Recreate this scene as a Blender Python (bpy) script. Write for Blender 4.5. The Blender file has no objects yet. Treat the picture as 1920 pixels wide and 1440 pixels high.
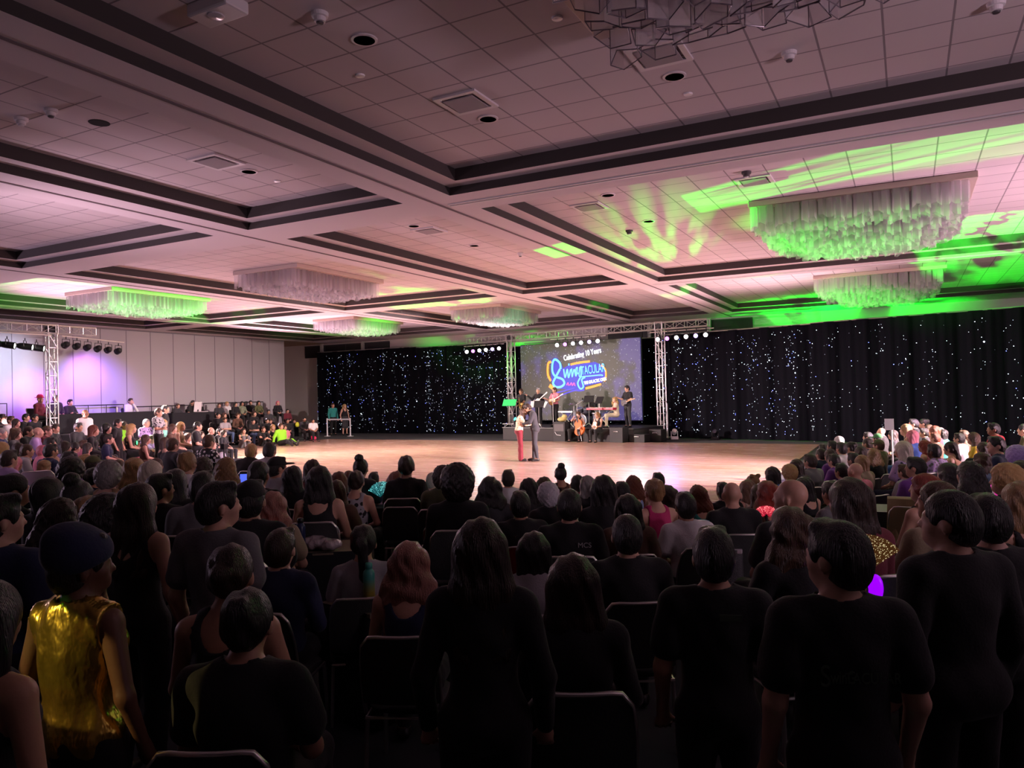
import bpy, bmesh, math, random
import numpy as np
from mathutils import Vector, Matrix, Euler
R = math.radians; PI = math.pi
SC = bpy.context.scene; COL = SC.collection
# ---------------------------------------------------------------- camera, world, exposure
H = 2.1
cd = bpy.data.cameras.new('camera'); cam = bpy.data.objects.new('camera', cd); COL.objects.link(cam)
yaw, pit, rol = .4858, .0123, -.0230
fw = Vector((-math.sin(yaw)*math.cos(pit), math.cos(yaw)*math.cos(pit), math.sin(pit)))
rt = Vector((math.cos(yaw), math.sin(yaw), 0)); up = rt.cross(fw)
r2 = rt*math.cos(rol)+up*math.sin(rol); u2 = -rt*math.sin(rol)+up*math.cos(rol)
cam.matrix_world = Matrix(((r2.x,u2.x,-fw.x,0),(r2.y,u2.y,-fw.y,0),(r2.z,u2.z,-fw.z,H),(0,0,0,1)))
cd.sensor_width = 36; cd.lens = 36*1403.5/1920; cd.clip_start = .05; cd.clip_end = 200
SC.camera = cam
w = bpy.data.worlds.new('world'); SC.world = w; w.use_nodes = True
w.node_tree.nodes['Background'].inputs[0].default_value = (.02,.022,.03,1)
w.node_tree.nodes['Background'].inputs[1].default_value = .05
vs = SC.view_settings; vs.view_transform = 'Standard'; vs.look = 'None'; vs.exposure = 0; vs.gamma = 1; vs.use_curve_mapping = False
cy = SC.cycles
cy.max_bounces = 7; cy.diffuse_bounces = 5; cy.glossy_bounces = 3; cy.transmission_bounces = 4; cy.transparent_max_bounces = 12
cy.caustics_reflective = False; cy.caustics_refractive = False; cy.sample_clamp_indirect = 6
cy.use_denoising = True

def spot(name, loc, target, power, color, size=40, blend=.5, rad=.08, gobo=None, seed=0, thr=(.42,.56)):
    l = bpy.data.lights.new(name, 'SPOT'); l.energy = power; l.color = color
    l.spot_size = R(size); l.spot_blend = blend; l.shadow_soft_size = rad
    o = bpy.data.objects.new(name, l); COL.objects.link(o); o.location = loc
    o.rotation_euler = (Vector(target)-Vector(loc)).to_track_quat('-Z','Y').to_euler()
    if gobo:                      # the cut pattern plate inside a moving-head projector
        l.use_nodes = True; nt = l.node_tree; em = nt.nodes['Emission']
        tc = nt.nodes.new('ShaderNodeTexCoord'); mp = nt.nodes.new('ShaderNodeVectorMath'); mp.operation = 'DIVIDE'
        sp = nt.nodes.new('ShaderNodeSeparateXYZ'); cb = nt.nodes.new('ShaderNodeCombineXYZ')
        nt.links.new(tc.outputs['Normal'], sp.inputs[0])
        for i in range(3): nt.links.new(sp.outputs[2], cb.inputs[i])
        nt.links.new(tc.outputs['Normal'], mp.inputs[0]); nt.links.new(cb.outputs[0], mp.inputs[1])
        mm = nt.nodes.new('ShaderNodeMapping'); mm.inputs['Location'].default_value = (seed*3.1, seed*1.7, seed)
        sc = gobo if isinstance(gobo, tuple) else (gobo, gobo, gobo)
        mm.inputs['Scale'].default_value = sc
        nz = nt.nodes.new('ShaderNodeTexNoise'); nz.inputs['Scale'].default_value = 1; nz.inputs['Detail'].default_value = 2
        rp = nt.nodes.new('ShaderNodeValToRGB'); rp.color_ramp.elements[0].position = thr[0]; rp.color_ramp.elements[1].position = thr[1]
        nt.links.new(mp.outputs[0], mm.inputs[0]); nt.links.new(mm.outputs[0], nz.inputs['Vector'])
        nt.links.new(nz.outputs[0], rp.inputs[0]); nt.links.new(rp.outputs[0], em.inputs['Strength'])
    return o
# ---------------------------------------------------------------- the place's lamps and added lights
WARM=(1,.74,.70); PINK=(1,.50,.72); VIO=(.42,.26,1); WHITE=(.86,.88,1); GRN=(0,1,.015); K=3.0
def wash(n, loc, tgt, p, c, size=62, blend=.9):
    o=spot('stage_wash_light', loc, tgt, p*K, c, size, blend, .12); o.data.specular_factor=.0 if loc[1]>28 else .08; return o
# stage truss, aimed down at the floor
wash(0, (-19.2,32.9,4.05), (-19,24,0), 260, WARM, 75); wash(0, (-14.2,32.0,4.1), (-15,24,0), 300, WARM, 75)
wash(0, (-9.0,31.2,4.0), (-9,24,0), 130, VIO, 60)
# left truss across the floor and onto its side wall
wash(0, (-27.2,15.4,4.0), (-15,20.5,0), 9800, WARM, 50); wash(0, (-27.2,15.9,4.0), (-19,24,0), 4600, WARM, 54); wash(0, (-27.2,18.2,4.0), (-10,24,0), 1500, PINK, 36)
for loc,tg,p,c,sz,bl in (((-27.9,18.9,3.9),(-30.45,19.39,3.3),560,(1,.30,.75),46,1),((-27.9,18.9,3.9),(-30.45,19.6,2.5),1000,(.30,.16,1),80,.8),
    ((-27.9,16.1,3.9),(-30.45,16.3,3.5),520,(.72,.78,1),74,.9),((-27.9,17.1,3.9),(-30.45,17.3,2.0),1000,(.5,.12,1),64,.9),((-27.9,18.0,3.9),(-30.45,18.3,3.4),80,(.85,.88,1),36,1)):
    spot('wall_light', loc, tg, p, c, sz, bl, .03)
# unseen washes added past the right edge, as from an assumed second truss
wash(0, (7.5,17.0,4.4), (-9,20,0), 14500, WARM, 42); wash(0, (7.5,20.5,4.4), (-8,18,0), 6000, PINK, 42)
wash(0, (7.5,18.5,4.4), (-8,17.5,0), 5200, VIO, 22); wash(0, (7.5,18.0,4.4), (-13.5,19,0), 2600, (.6,.7,1), 16); wash(0, (7.5,18.0,4.4), (-6,22,0), 2600, VIO, 16)
# band key lights from either side
spot('band_light', (-2,20,4.8), (-13.5,31,1.5), 3600, (1,.85,.78), 24, .6, .15)
spot('band_light', (-24,20,4.8), (-13.5,31,1.5), 3000, (1,.85,.78), 26, .6, .15)
# pink fill spots added to brighten the ceiling, with no fixtures of their own
for loc,tg,p,c in (((-24.5,13,1.4),(-20,17,5.6),3600,(1,.62,.80)),((6.5,15,1.4),(-2,18,5.6),3300,(1,.60,.74)),((-26.5,25.5,1.4),(-21,25,5.6),4200,(1,.64,.76)),((-3,26,1.2),(-5,24,5.6),1500,(1,.64,.70)),
    ((6,4,2.6),(2,6,5.6),900,(.98,.68,.84)),((-23,4,2.4),(-18,7,5.6),1500,(.95,.66,.92)),((-13,6.5,2.3),(-12,9,5.6),520,(1,.66,.82)),((-14,-5,2.8),(-13,2,5.6),90,(.95,.70,.92))):
    spot('added_ceiling_fill', loc, tg, p, c, 124, 1, .4).data.specular_factor=.1
# washes added from the stage side to brighten the two flanking crowds
wash(0,(-14,30.5,4.6),(-22,17,.9),2500,(1,.72,.78),60); wash(0,(-10,29.5,4.6),(-1,14,.9),330,(1,.66,.72),50)
# warm profile spot that catches the gold vest, with a green one at its edge
spot('profile_spot',(-4.6,-2.4,3.3),(-2.69,1.65,1.15),560,(1,.72,.26),4.6,.15,.01); spot('profile_spot',(-4.6,-2.4,3.3),(-2.75,1.61,1.25),70,(.1,1,.1),4.0,.3,.01)
# green moving-head projectors, positions chosen by where their green falls
def green(loc,tg,p,size,g,seed=0,blend=.25,thr=(.42,.56)): return spot('green_spot', loc, tg, p, GRN, size, blend, .02, g, seed, thr)
green((-27.0,23.2,3.0),(-.9,13.25,5.62),300000,3.8,(90,60,1),1,.4,(.30,.46))
green((-8.3,30.8,.5),(-5.0,17.0,5.62),26000,12,(30,10,1),5,.9)
green((.2,13.0,1.6),(2.2,21.6,5.35),42000,26,(14,14,1),2)
spot('green_spot',(-8.5,19.5,1.5),(-1.3,16.2,4.9),11000,GRN,26,1,.05); spot('green_spot',(-6.5,22.0,1.5),(-.8,27.4,5.0),9000,GRN,26,1,.05)  # fixtureless green spots added over the dance floor to light the right chandeliers
spot('green_spot',(-14,24.0,1.5),(-22.2,16.4,5.1),15000,GRN,20,1,.05); spot('green_spot',(-15,25.0,1.5),(-22.2,27.6,5.1),6000,GRN,26,1,.05); spot('green_spot',(-11,24.0,1.5),(-15,27.4,5.2),1600,(0,1,.35),26,1,.05)  # the same for the left chandeliers, added in open air
# added green spots for the upper wall, one hidden behind the drape
green((-2.4,32.4,1.0),(-2.4,34.4,5.6),9000,110,(3,3,1),3,1); green((2.5,18,4.4),(-19.5,34.4,5.15),60000,12,(12,12,1),4,1)
green((-16.8,30.3,.9),(-22.4,14.0,5.5),60000,10,(12,12,1),6,.5)
green((-16.8,30.3,.9),(-24.4,22.0,5.5),30000,10,(14,14,1),8,.4)
green((-17.4,30.3,.9),(-14.6,22.6,5.6),16000,26,(9,9,1),9,.5)
green((-14,12,1.9),(-23.1,21.6,5.42),9000,7,(40,40,1),12,.3)
# ---------------------------------------------------------------- materials
_M = {}
def nodes(name):
    m = bpy.data.materials.new(name); m.use_nodes = True
    return m, m.node_tree, m.node_tree.nodes['Principled BSDF']
def mat(name, color, rough=.6, metal=0, emit=None, es=0, bump=0, bscale=40, var=0, coat=0, trans=0, alpha=1, sheen=0, stretch=None):
    if name in _M: return _M[name]
    m, nt, b = nodes(name); b.inputs['Base Color'].default_value = (*color,1)
    b.inputs['Roughness'].default_value = rough; b.inputs['Metallic'].default_value = metal
    b.inputs['Coat Weight'].default_value = coat; b.inputs['Transmission Weight'].default_value = trans
    b.inputs['Alpha'].default_value = alpha; b.inputs['Sheen Weight'].default_value = sheen
    if emit: b.inputs['Emission Color'].default_value = (*emit,1); b.inputs['Emission Strength'].default_value = es
    if bump or var:
        tc = nt.nodes.new('ShaderNodeTexCoord'); mp = nt.nodes.new('ShaderNodeMapping')
        nz = nt.nodes.new('ShaderNodeTexNoise'); nz.inputs['Scale'].default_value = bscale; nz.inputs['Detail'].default_value = 3
        if stretch: mp.inputs['Scale'].default_value = stretch
        nt.links.new(tc.outputs['Object'], mp.inputs[0]); nt.links.new(mp.outputs[0], nz.inputs['Vector'])
        if bump:
            bp = nt.nodes.new('ShaderNodeBump'); bp.inputs['Strength'].default_value = bump; bp.inputs['Distance'].default_value = .02
            nt.links.new(nz.outputs[0], bp.inputs['Height']); nt.links.new(bp.outputs[0], b.inputs['Normal'])
        if var:
            mx = nt.nodes.new('ShaderNodeMix'); mx.data_type = 'RGBA'
            mx.inputs[6].default_value = (*[c*(1-var) for c in color],1); mx.inputs[7].default_value = (*[min(1,c*(1+var)) for c in color],1)
            nt.links.new(nz.outputs[0], mx.inputs[0]); nt.links.new(mx.outputs[2], b.inputs['Base Color'])
    _M[name] = m; return m
def glow(name, c, s): return mat(name, (0,0,0), .5, emit=c, es=s)

# ---------------------------------------------------------------- mesh builder
class MB:
    def __init__(s): s.v=[]; s.f=[]; s.m=[]
    def add(s, vs, fs, mi=0):
        n=len(s.v); s.v+= [tuple(v) for v in vs]; s.f+= [tuple(i+n for i in f) for f in fs]; s.m+= [mi]*len(fs); return s
    def box(s, c, d, rot=None, mi=0, taper=1):
        x,y,z=[k/2 for k in d]; t=taper
        vs=[Vector(q) for q in ((-x,-y,-z),(x,-y,-z),(x,y,-z),(-x,y,-z),(-x*t,-y*t,z),(x*t,-y*t,z),(x*t,y*t,z),(-x*t,y*t,z))]
        if rot is not None:
            M = rot if isinstance(rot, Matrix) else Euler(rot).to_matrix()
            vs=[M@v for v in vs]
        c=Vector(c); return s.add([v+c for v in vs],[(3,2,1,0),(4,5,6,7),(0,1,5,4),(1,2,6,5),(2,3,7,6),(3,0,4,7)],mi)
    def quad(s, a,b,c,d, mi=0): return s.add([a,b,c,d],[(0,1,2,3)],mi)
    def tube(s, pts, r, n=8, mi=0, caps=True, radii=None):
        pts=[Vector(p) for p in pts]; k=len(pts); rings=[]; prev=None
        for i,p in enumerate(pts):
            t=(pts[min(i+1,k-1)]-pts[max(i-1,0)]).normalized()
            if prev is None:
                a=Vector((0,0,1)) if abs(t.z)<.9 else Vector((1,0,0)); u=t.cross(a).normalized()
            else: u=(prev-t*prev.dot(t)).normalized()
            prev=u; w_=t.cross(u); rr=radii[i] if radii else r
            rings.append([p+(u*math.cos(2*PI*j/n)+w_*math.sin(2*PI*j/n))*rr for j in range(n)])
        vs=[v for r_ in rings for v in r_]; fs=[]
        for i in range(k-1):
            for j in range(n): fs.append((i*n+j,i*n+(j+1)%n,(i+1)*n+(j+1)%n,(i+1)*n+j))
        if caps: fs.append(tuple(range(n-1,-1,-1))); fs.append(tuple((k-1)*n+j for j in range(n)))
        return s.add(vs,fs,mi)
    def lathe(s, prof, c=(0,0,0), n=16, mi=0, M=None, sy=1, caps=True):
        vs=[]; fs=[]; k=len(prof); c=Vector(c)
        for r,z in prof:
            for j in range(n):
                v=Vector((r*math.cos(2*PI*j/n), sy*r*math.sin(2*PI*j/n), z))
                vs.append((M@v if M else v)+c)
        for i in range(k-1):
            for j in range(n): fs.append((i*n+j,i*n+(j+1)%n,(i+1)*n+(j+1)%n,(i+1)*n+j))
        if caps and prof[0][0]>1e-5: fs.append(tuple(range(n-1,-1,-1)))
        if caps and prof[-1][0]>1e-5: fs.append(tuple((k-1)*n+j for j in range(n)))
        return s.add(vs,fs,mi)
    def prism(s, poly, z0, z1, mi=0, M=None, c=(0,0,0)):
        n=len(poly); vs=[Vector((x,y,z)) for z in (z0,z1) for x,y in poly]
        if M: vs=[M@v for v in vs]
        vs=[v+Vector(c) for v in vs]
        fs=[tuple(range(n-1,-1,-1)),tuple(range(n,2*n))]+[(i,(i+1)%n,n+(i+1)%n,n+i) for i in range(n)]
        return s.add(vs,fs,mi)
    def grid(s, fn, nu, nv, mi=0, closed=False):
        vs=[fn(i/nu,j/nv) for i in range(nu+1) for j in range(nv+1)]
        fs=[(i*(nv+1)+j,(i+1)*(nv+1)+j,(i+1)*(nv+1)+j+1,i*(nv+1)+j+1) for i in range(nu) for j in range(nv)]
        return s.add(vs,fs,mi)
    def mesh(s, name, mats, smooth=False):
        me=bpy.data.meshes.new(name); me.from_pydata([tuple(v) for v in s.v],[],s.f)
        for m in (mats if isinstance(mats,(list,tuple)) else [mats]): me.materials.append(m)
        me.polygons.foreach_set('material_index', s.m)
        if smooth: me.polygons.foreach_set('use_smooth',[True]*len(s.f))
        me.update(); return me
    def build(s, name, mats, parent=None, smooth=False, loc=None, rz=0, bevel=0):
        me=s.mesh(name,mats,smooth)
        if bevel:
            bm=bmesh.new(); bm.from_mesh(me)
            bmesh.ops.bevel(bm,geom=[e for e in bm.edges if len(e.link_faces)==2 and e.calc_face_angle()>.5],offset=bevel,segments=2,affect='EDGES',profile=.5,clamp_overlap=True)
            bm.to_mesh(me); bm.free()
        o=bpy.data.objects.new(name,me); COL.objects.link(o)
        if parent: o.parent=parent
        if loc is not None: o.location=loc
        o.rotation_euler.z=rz
        return o
def tag(o, label=None, cat=None, group=None, kind=None):
    if label: o['label']=label
    if cat: o['category']=cat
    if group: o['group']=group
    if kind: o['kind']=kind
    return o
def empty(name, loc=(0,0,0), rz=0, label=None, cat=None, group=None, scale=1):
    o=bpy.data.objects.new(name,None); COL.objects.link(o); o.location=loc; o.rotation_euler.z=rz; o.empty_display_size=.1
    o.scale=(scale,)*3
    return tag(o,label,cat,group)
def copy_tree(o, parent=None):
    c=o.copy(); COL.objects.link(c)
    if parent: c.parent=parent
    for ch in list(o.children): copy_tree(ch,c)
    return c
def link_mesh(name, me, parent=None, loc=None, mats=None):
    o=bpy.data.objects.new(name,me); COL.objects.link(o)
    if parent: o.parent=parent
    if loc is not None: o.location=loc
    if mats:
        for i,m in enumerate(mats):
            o.material_slots[i].link='OBJECT'; o.material_slots[i].material=m
    return o
# ---------------------------------------------------------------- the room
XL, XR, YF, YB, ZS = -30.45, 9.5, -9.5, 34.4, 5.3
ZL, ZT, LB = ZS+.13, ZS+.32, .28          # ledge level, tile level, ledge width
cols=[(-29.6,-26.46),(-25.5,-19.27),(-18.34,-11.87),(-10.94,-7.356),(-6.426,4.97),(5.9,8.9)]
rows=[(-9.0,-1.24),(-.3,10.18),(11.17,21.61),(22.6,32.16)]
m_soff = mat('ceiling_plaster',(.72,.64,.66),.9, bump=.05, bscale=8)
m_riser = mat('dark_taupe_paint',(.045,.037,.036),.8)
def tile_mat():
    m,nt,b=nodes('ceiling_tiles'); b.inputs['Roughness'].default_value=.95
    tc=nt.nodes.new('ShaderNodeTexCoord'); mp=nt.nodes.new('ShaderNodeMapping'); mp.inputs['Location'].default_value=(.12,.05,0)
    br=nt.nodes.new('ShaderNodeTexBrick'); br.offset=0; br.inputs['Scale'].default_value=1
    br.inputs['Brick Width'].default_value=.605; br.inputs['Row Height'].default_value=.605; br.inputs['Mortar Size'].default_value=.011
    br.inputs['Color1'].default_value=(.70,.62,.64,1); br.inputs['Color2'].default_value=(.66,.585,.605,1); br.inputs['Mortar'].default_value=(.3,.26,.28,1)
    nt.links.new(tc.outputs['Object'],mp.inputs[0]); nt.links.new(mp.outputs[0],br.inputs['Vector']); nt.links.new(br.outputs[0],b.inputs['Base Color'])
    bp=nt.nodes.new('ShaderNodeBump'); bp.inputs['Strength'].default_value=.4; bp.inputs['Distance'].default_value=.01; bp.invert=True
    nt.links.new(br.outputs[1],bp.inputs['Height']); nt.links.new(bp.outputs[0],b.inputs['Normal'])
    return m
m_tile = tile_mat()
mb=MB()
xs=[XL]+[v for c in cols for v in c]+[XR]; ys=[YF]+[v for c in rows for v in c]+[YB]
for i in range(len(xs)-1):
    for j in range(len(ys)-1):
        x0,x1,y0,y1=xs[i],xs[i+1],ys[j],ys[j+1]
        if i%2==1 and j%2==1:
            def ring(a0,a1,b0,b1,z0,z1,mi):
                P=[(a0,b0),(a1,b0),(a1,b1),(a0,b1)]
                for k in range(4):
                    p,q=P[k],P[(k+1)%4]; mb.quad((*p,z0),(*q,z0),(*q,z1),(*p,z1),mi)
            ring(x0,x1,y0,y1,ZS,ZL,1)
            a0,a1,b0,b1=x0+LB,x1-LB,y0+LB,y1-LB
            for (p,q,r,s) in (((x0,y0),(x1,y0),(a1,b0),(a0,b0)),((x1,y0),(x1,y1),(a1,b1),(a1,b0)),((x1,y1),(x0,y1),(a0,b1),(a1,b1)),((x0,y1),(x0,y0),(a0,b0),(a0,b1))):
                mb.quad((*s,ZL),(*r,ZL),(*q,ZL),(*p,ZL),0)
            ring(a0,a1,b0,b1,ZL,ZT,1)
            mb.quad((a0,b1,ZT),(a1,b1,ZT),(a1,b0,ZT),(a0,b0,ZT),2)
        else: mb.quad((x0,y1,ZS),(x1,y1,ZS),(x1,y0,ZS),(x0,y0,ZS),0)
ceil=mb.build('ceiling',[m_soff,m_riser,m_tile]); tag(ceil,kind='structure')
# expansion grooves down the beam centres
m_groove=mat('groove_shadow_gap',(.16,.12,.13),.9); m_wtrack=mat('airwall_track',(.75,.72,.72),.4)
for i,x in enumerate((-6.89,-11.4,-18.8,-26.0)):
    o=MB().box((x,(YF+YB)/2,ZS-.004),(.05,YB-YF-.2,.012)).build('trim_%d'%(i+1),m_groove); tag(o,kind='structure')
for i,(y,x0) in enumerate(((10.68,-6.8),(22.1,-6.8))):
    mb=MB().box(((x0+XR)/2,y,ZS-.006),(XR-x0-.1,.03,.014),mi=0)
    for d in (-.045,.045): mb.box(((x0+XR)/2,y+d,ZS-.009),(XR-x0-.1,.035,.02),mi=1)
    tag(mb.build('trim_%d'%(i+5),[m_groove,m_wtrack]),kind='structure')
# walls
m_wall=mat('pale_wall_panel',(.40,.38,.41),.85,bump=.04,bscale=20); m_seam=mat('panel_seam',(.18,.16,.19),.8)
mb=MB().quad((XL,YF,0),(XL,30.75,0),(XL,30.75,ZS),(XL,YF,ZS))
y=16.49-1.195*22
while y<30.7:
    if y>YF: mb.box((XL+.006,y,ZS/2),(.012,.022,ZS),mi=1)
    y+=1.195
mb.box((XL+.02,(YF+30.75)/2,ZS-.02),(.05,30.75-YF,.05),mi=1)
tag(mb.build('wall_left',[m_wall,m_seam]),kind='structure')
m_tan=mat('tan_alcove_paint',(.42,.31,.22),.8)
mb=MB().quad((XL,30.75,0),(-36,30.75,0),(-36,30.75,ZS),(XL,30.75,ZS)).quad((-36,30.75,0),(-36,YB,0),(-36,YB,ZS),(-36,30.75,ZS)).quad((-36,30.75,ZS),(XL,30.75,ZS),(XL,YB,ZS),(-36,YB,ZS))
tag(mb.build('wall_alcove',m_tan),kind='structure')
m_wb=mat('white_back_wall',(.66,.64,.63),.85,bump=.04,bscale=20)
tag(MB().quad((-36,YB,0),(XR,YB,0),(XR,YB,ZS),(-36,YB,ZS)).build('wall_back',m_wb),kind='structure')
tag(MB().quad((XR,YF,0),(XR,YB,0),(XR,YB,ZS),(XR,YF,ZS)).build('wall_right',m_wall),kind='structure')
tag(MB().quad((XL,YF,0),(XR,YF,0),(XR,YF,ZS),(XL,YF,ZS)).build('wall_front',m_wall),kind='structure')
# dark clerestory panels above the drapes, with pale posts
m_dp=mat('dark_upper_panel',(.025,.027,.032),.35); m_post=mat('pale_post',(.5,.55,.53),.6)
for i,(x0,x1,z0) in enumerate(((-32.3,-25.95,4.5),(-12.8,-6.0,4.5))):
    mb=MB().box(((x0+x1)/2,YB-.03,(z0+5.2)/2),(x1-x0,.06,5.2-z0),mi=0)
    k=4
    for j in range(1,k): mb.box((x0+(x1-x0)*j/k,YB-.07,(z0+5.2)/2),(.03,.03,5.2-z0),mi=1)
    mb.box(((x0+x1)/2,YB-.05,5.2),(x1-x0,.05,.05),mi=1)
    tag(mb.build('window_%d'%(i+1),[m_dp,mat('panel_mullion',(.06,.065,.075),.5)]),kind='structure')
for i,x in enumerate((-30.9,-27.8,-10.7,-7.9)):
    tag(MB().box((x,YB-.12,4.85),(.16,.16,.9)).build('trim_%d'%(i+7),m_post),kind='structure')
# floors
def carpet():
    m,nt,b=nodes('patterned_carpet'); b.inputs['Roughness'].default_value=.95
    tc=nt.nodes.new('ShaderNodeTexCoord'); v=nt.nodes.new('ShaderNodeTexVoronoi'); v.inputs['Scale'].default_value=1.6
    r=nt.nodes.new('ShaderNodeValToRGB'); r.color_ramp.elements[0].color=(.022,.04,.045,1); r.color_ramp.elements[1].color=(.05,.055,.06,1); r.color_ramp.elements[1].position=.6
    nt.links.new(tc.outputs['Object'],v.inputs['Vector']); nt.links.new(v.outputs[0],r.inputs[0]); nt.links.new(r.outputs[0],b.inputs['Base Color']); return m
tag(MB().quad((-36,YF,0),(XR,YF,0),(XR,YB,0),(-36,YB,0)).build('floor',carpet()),kind='structure')
def wood():
    m,nt,b=nodes('maple_dance_floor'); b.inputs['Roughness'].default_value=.28; b.inputs['Specular IOR Level'].default_value=.5
    tc=nt.nodes.new('ShaderNodeTexCoord'); br=nt.nodes.new('ShaderNodeTexBrick'); br.offset=.37
    br.inputs['Scale'].default_value=1; br.inputs['Brick Width'].default_value=1.2; br.inputs['Row Height'].default_value=.1; br.inputs['Mortar Size'].default_value=.002
    br.inputs['Color1'].default_value=(.66,.46,.34,1); br.inputs['Color2'].default_value=(.52,.345,.245,1); br.inputs['Mortar'].default_value=(.3,.19,.13,1)
    mp=nt.nodes.new('ShaderNodeMapping'); mp.inputs['Scale'].default_value=(.5,5,1)
    nz=nt.nodes.new('ShaderNodeTexNoise'); nz.inputs['Scale'].default_value=2; nz.inputs['Detail'].default_value=5
    mx=nt.nodes.new('ShaderNodeMix'); mx.data_type='RGBA'; mx.blend_type='MULTIPLY'; mx.inputs[0].default_value=.55
    rp=nt.nodes.new('ShaderNodeValToRGB'); rp.color_ramp.elements[0].color=(.62,.55,.5,1); rp.color_ramp.elements[0].position=.35; rp.color_ramp.elements[1].position=.62
    l=nt.links
    l.new(tc.outputs['Object'],br.inputs['Vector']); l.new(tc.outputs['Object'],mp.inputs[0]); l.new(mp.outputs[0],nz.inputs['Vector'])
    l.new(nz.outputs[0],rp.inputs[0]); l.new(br.outputs[0],mx.inputs[6]); l.new(rp.outputs[0],mx.inputs[7]); l.new(mx.outputs[2],b.inputs['Base Color'])
    rr=nt.nodes.new('ShaderNodeMapRange'); rr.inputs[3].default_value=.16; rr.inputs[4].default_value=.34
    l.new(nz.outputs[0],rr.inputs[0]); l.new(rr.outputs[0],b.inputs['Roughness'])
    return m
DF=tag(MB().box((-14.2,20.6,.012),(22.8,16.4,.024)).build('dance_floor',wood()),'pale maple dance floor laid in the middle of the dark ballroom carpet','dance floor')
# ---------------------------------------------------------------- star-light drapes
m_drape=mat('black_velour',(.006,.0065,.010),.9,bump=.3,bscale=30); m_drape.node_tree.nodes['Principled BSDF'].inputs['Specular IOR Level'].default_value=.05
m_pipe=mat('pipe_metal',(.75,.77,.76),.35,.9)
m_led=[glow('star_white',(.8,.88,1),9), glow('star_blue',(.16,.2,1),14), glow('star_dim',(.7,.8,1),3.5)]
rng=random.Random(4)
def drape(name,A,B,h,label,stars,blue=.2,dark_gaps=(),big=6,seed=0):
    rg=random.Random(seed); A=Vector((*A,0)); B=Vector((*B,0)); L=(B-A).length; u=(B-A)/L; n=Vector((u.y,-u.x,0))
    if n.y>0: n=-n
    t=empty(name,A+(B-A)*.5,0,label,'curtain','star-light drapes round the back of the room')
    o=A+(B-A)*.5
    def fold(s): return .05*math.sin(s*5.1+seed)+.03*math.sin(s*9.7+1)+.02*math.sin(s*23)
    nu=int(L/.07); mb=MB(); vs=[]
    for k,off in ((0,0),(1,-.05)):
        mb.grid(lambda a,b:tuple(A+u*(a*L)+n*(fold(a*L)+off)+Vector((0,0,.02+b*(h-.03)))-o),nu,2)
    mb.build('drape_cloth',m_drape,t,smooth=True)
    mb=MB().tube([A-o+Vector((0,0,h)),B-o+Vector((0,0,h))],.025,6); k=max(1,int(L/3.4))
    for i in range(k+1):
        p=A-o+u*(L*i/k)-n*.12; mb.tube([p,p+Vector((0,0,h))],.024,6)
    mb.build('support_pipe',m_pipe,t)
    for kind,frac,mi,sz in (('white_star_lights',1-blue,0,.0085),('blue_star_lights',blue,1,.010),('faint_star_lights',.9,2,.0065)):
        mb=MB()
        for i in range(int(stars*frac)):
            s=rg.random()*L
            for g0,g1 in dark_gaps:
                if g0<s/L<g1 and rg.random()<.8: s=rg.random()*L
            if rg.random()<.55: s=min(L-.05,max(.05,round(s/.8)*.8+rg.gauss(0,.12)))
            z=.1+rg.random()*(h-.3); r=sz*rg.uniform(.7,1.5)*(2.2 if (mi==0 and i<big) else 1)
            c=A+u*s+n*(fold(s)+.03)+Vector((0,0,z))-o
            a=[Vector((0,0,r)),u*r,Vector((0,0,-r)),-u*r]; q=n*r
            mb.add([c+v for v in a]+[c+q],[(0,1,4),(1,2,4),(2,3,4),(3,0,4)])
        ob=mb.build(kind,m_led[mi],t); tag(ob,kind='stuff')
    return t
drape('star_curtain',(-30.9,33.9),(-23.8,33.9),4.78,'wide black star-light curtain nearest the pale panelled wall, behind the two hosts',260,.28,seed=1)
drape('star_curtain',(-23.8,33.9),(-18.15,33.85),4.72,'black star-light curtain between the hosts and the left truss leg',330,.2,dark_gaps=((.0,.06),(.3,.45)),big=10,seed=2)
drape('star_curtain',(-18.1,34.15),(-9.25,33.3),4.5,'black star-light curtain hanging behind the video screen',120,.2,seed=3)
drape('star_curtain',(-9.4,31.9),(-3.14,30.5),4.48,'black star-light curtain right of the right truss leg',300,.3,dark_gaps=((.35,.5),),seed=4)
drape('star_curtain',(-3.2,30.35),(5.6,28.4),4.5,'long black star-light curtain behind the right-hand crowd',170,.1,big=5,seed=5)

# ---------------------------------------------------------------- trusses
m_truss=mat('truss_aluminium',(.80,.81,.78),.32,.75); m_black=mat('black_metal',(.02,.02,.022),.4,.3); m_blk2=mat('matte_black_box',(.018,.018,.02),.7)
def truss_mb(P,Q,side=.29,step=.5,r=.025,upv=Vector((0,0,1))):
    P=Vector(P);Q=Vector(Q);L=(Q-P).length;t=(Q-P)/L; a=t.cross(upv)
    if a.length<.1: a=t.cross(Vector((math.cos(.156),-math.sin(.156),0)))
    a.normalize(); b=t.cross(a); h=side/2
    C=[a*h+b*h,a*h-b*h,-a*h-b*h,-a*h+b*h]; mb=MB()
    for c in C: mb.tube([P+c,Q+c],r,6)
    n=max(1,round(L/step))
    for i in range(n+1):
        p=P+t*(L*i/n)
        for k in range(4): mb.tube([p+C[k],p+C[(k+1)%4]],.012,5,caps=False)
        if i<n:
            q=P+t*(L*(i+1)/n)
            for k in range(4):
                c0,c1=(C[k],C[(k+1)%4]) if (i+k)%2 else (C[(k+1)%4],C[k]); mb.tube([p+c0,q+c1],.011,5,caps=False)
    return mb
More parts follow.
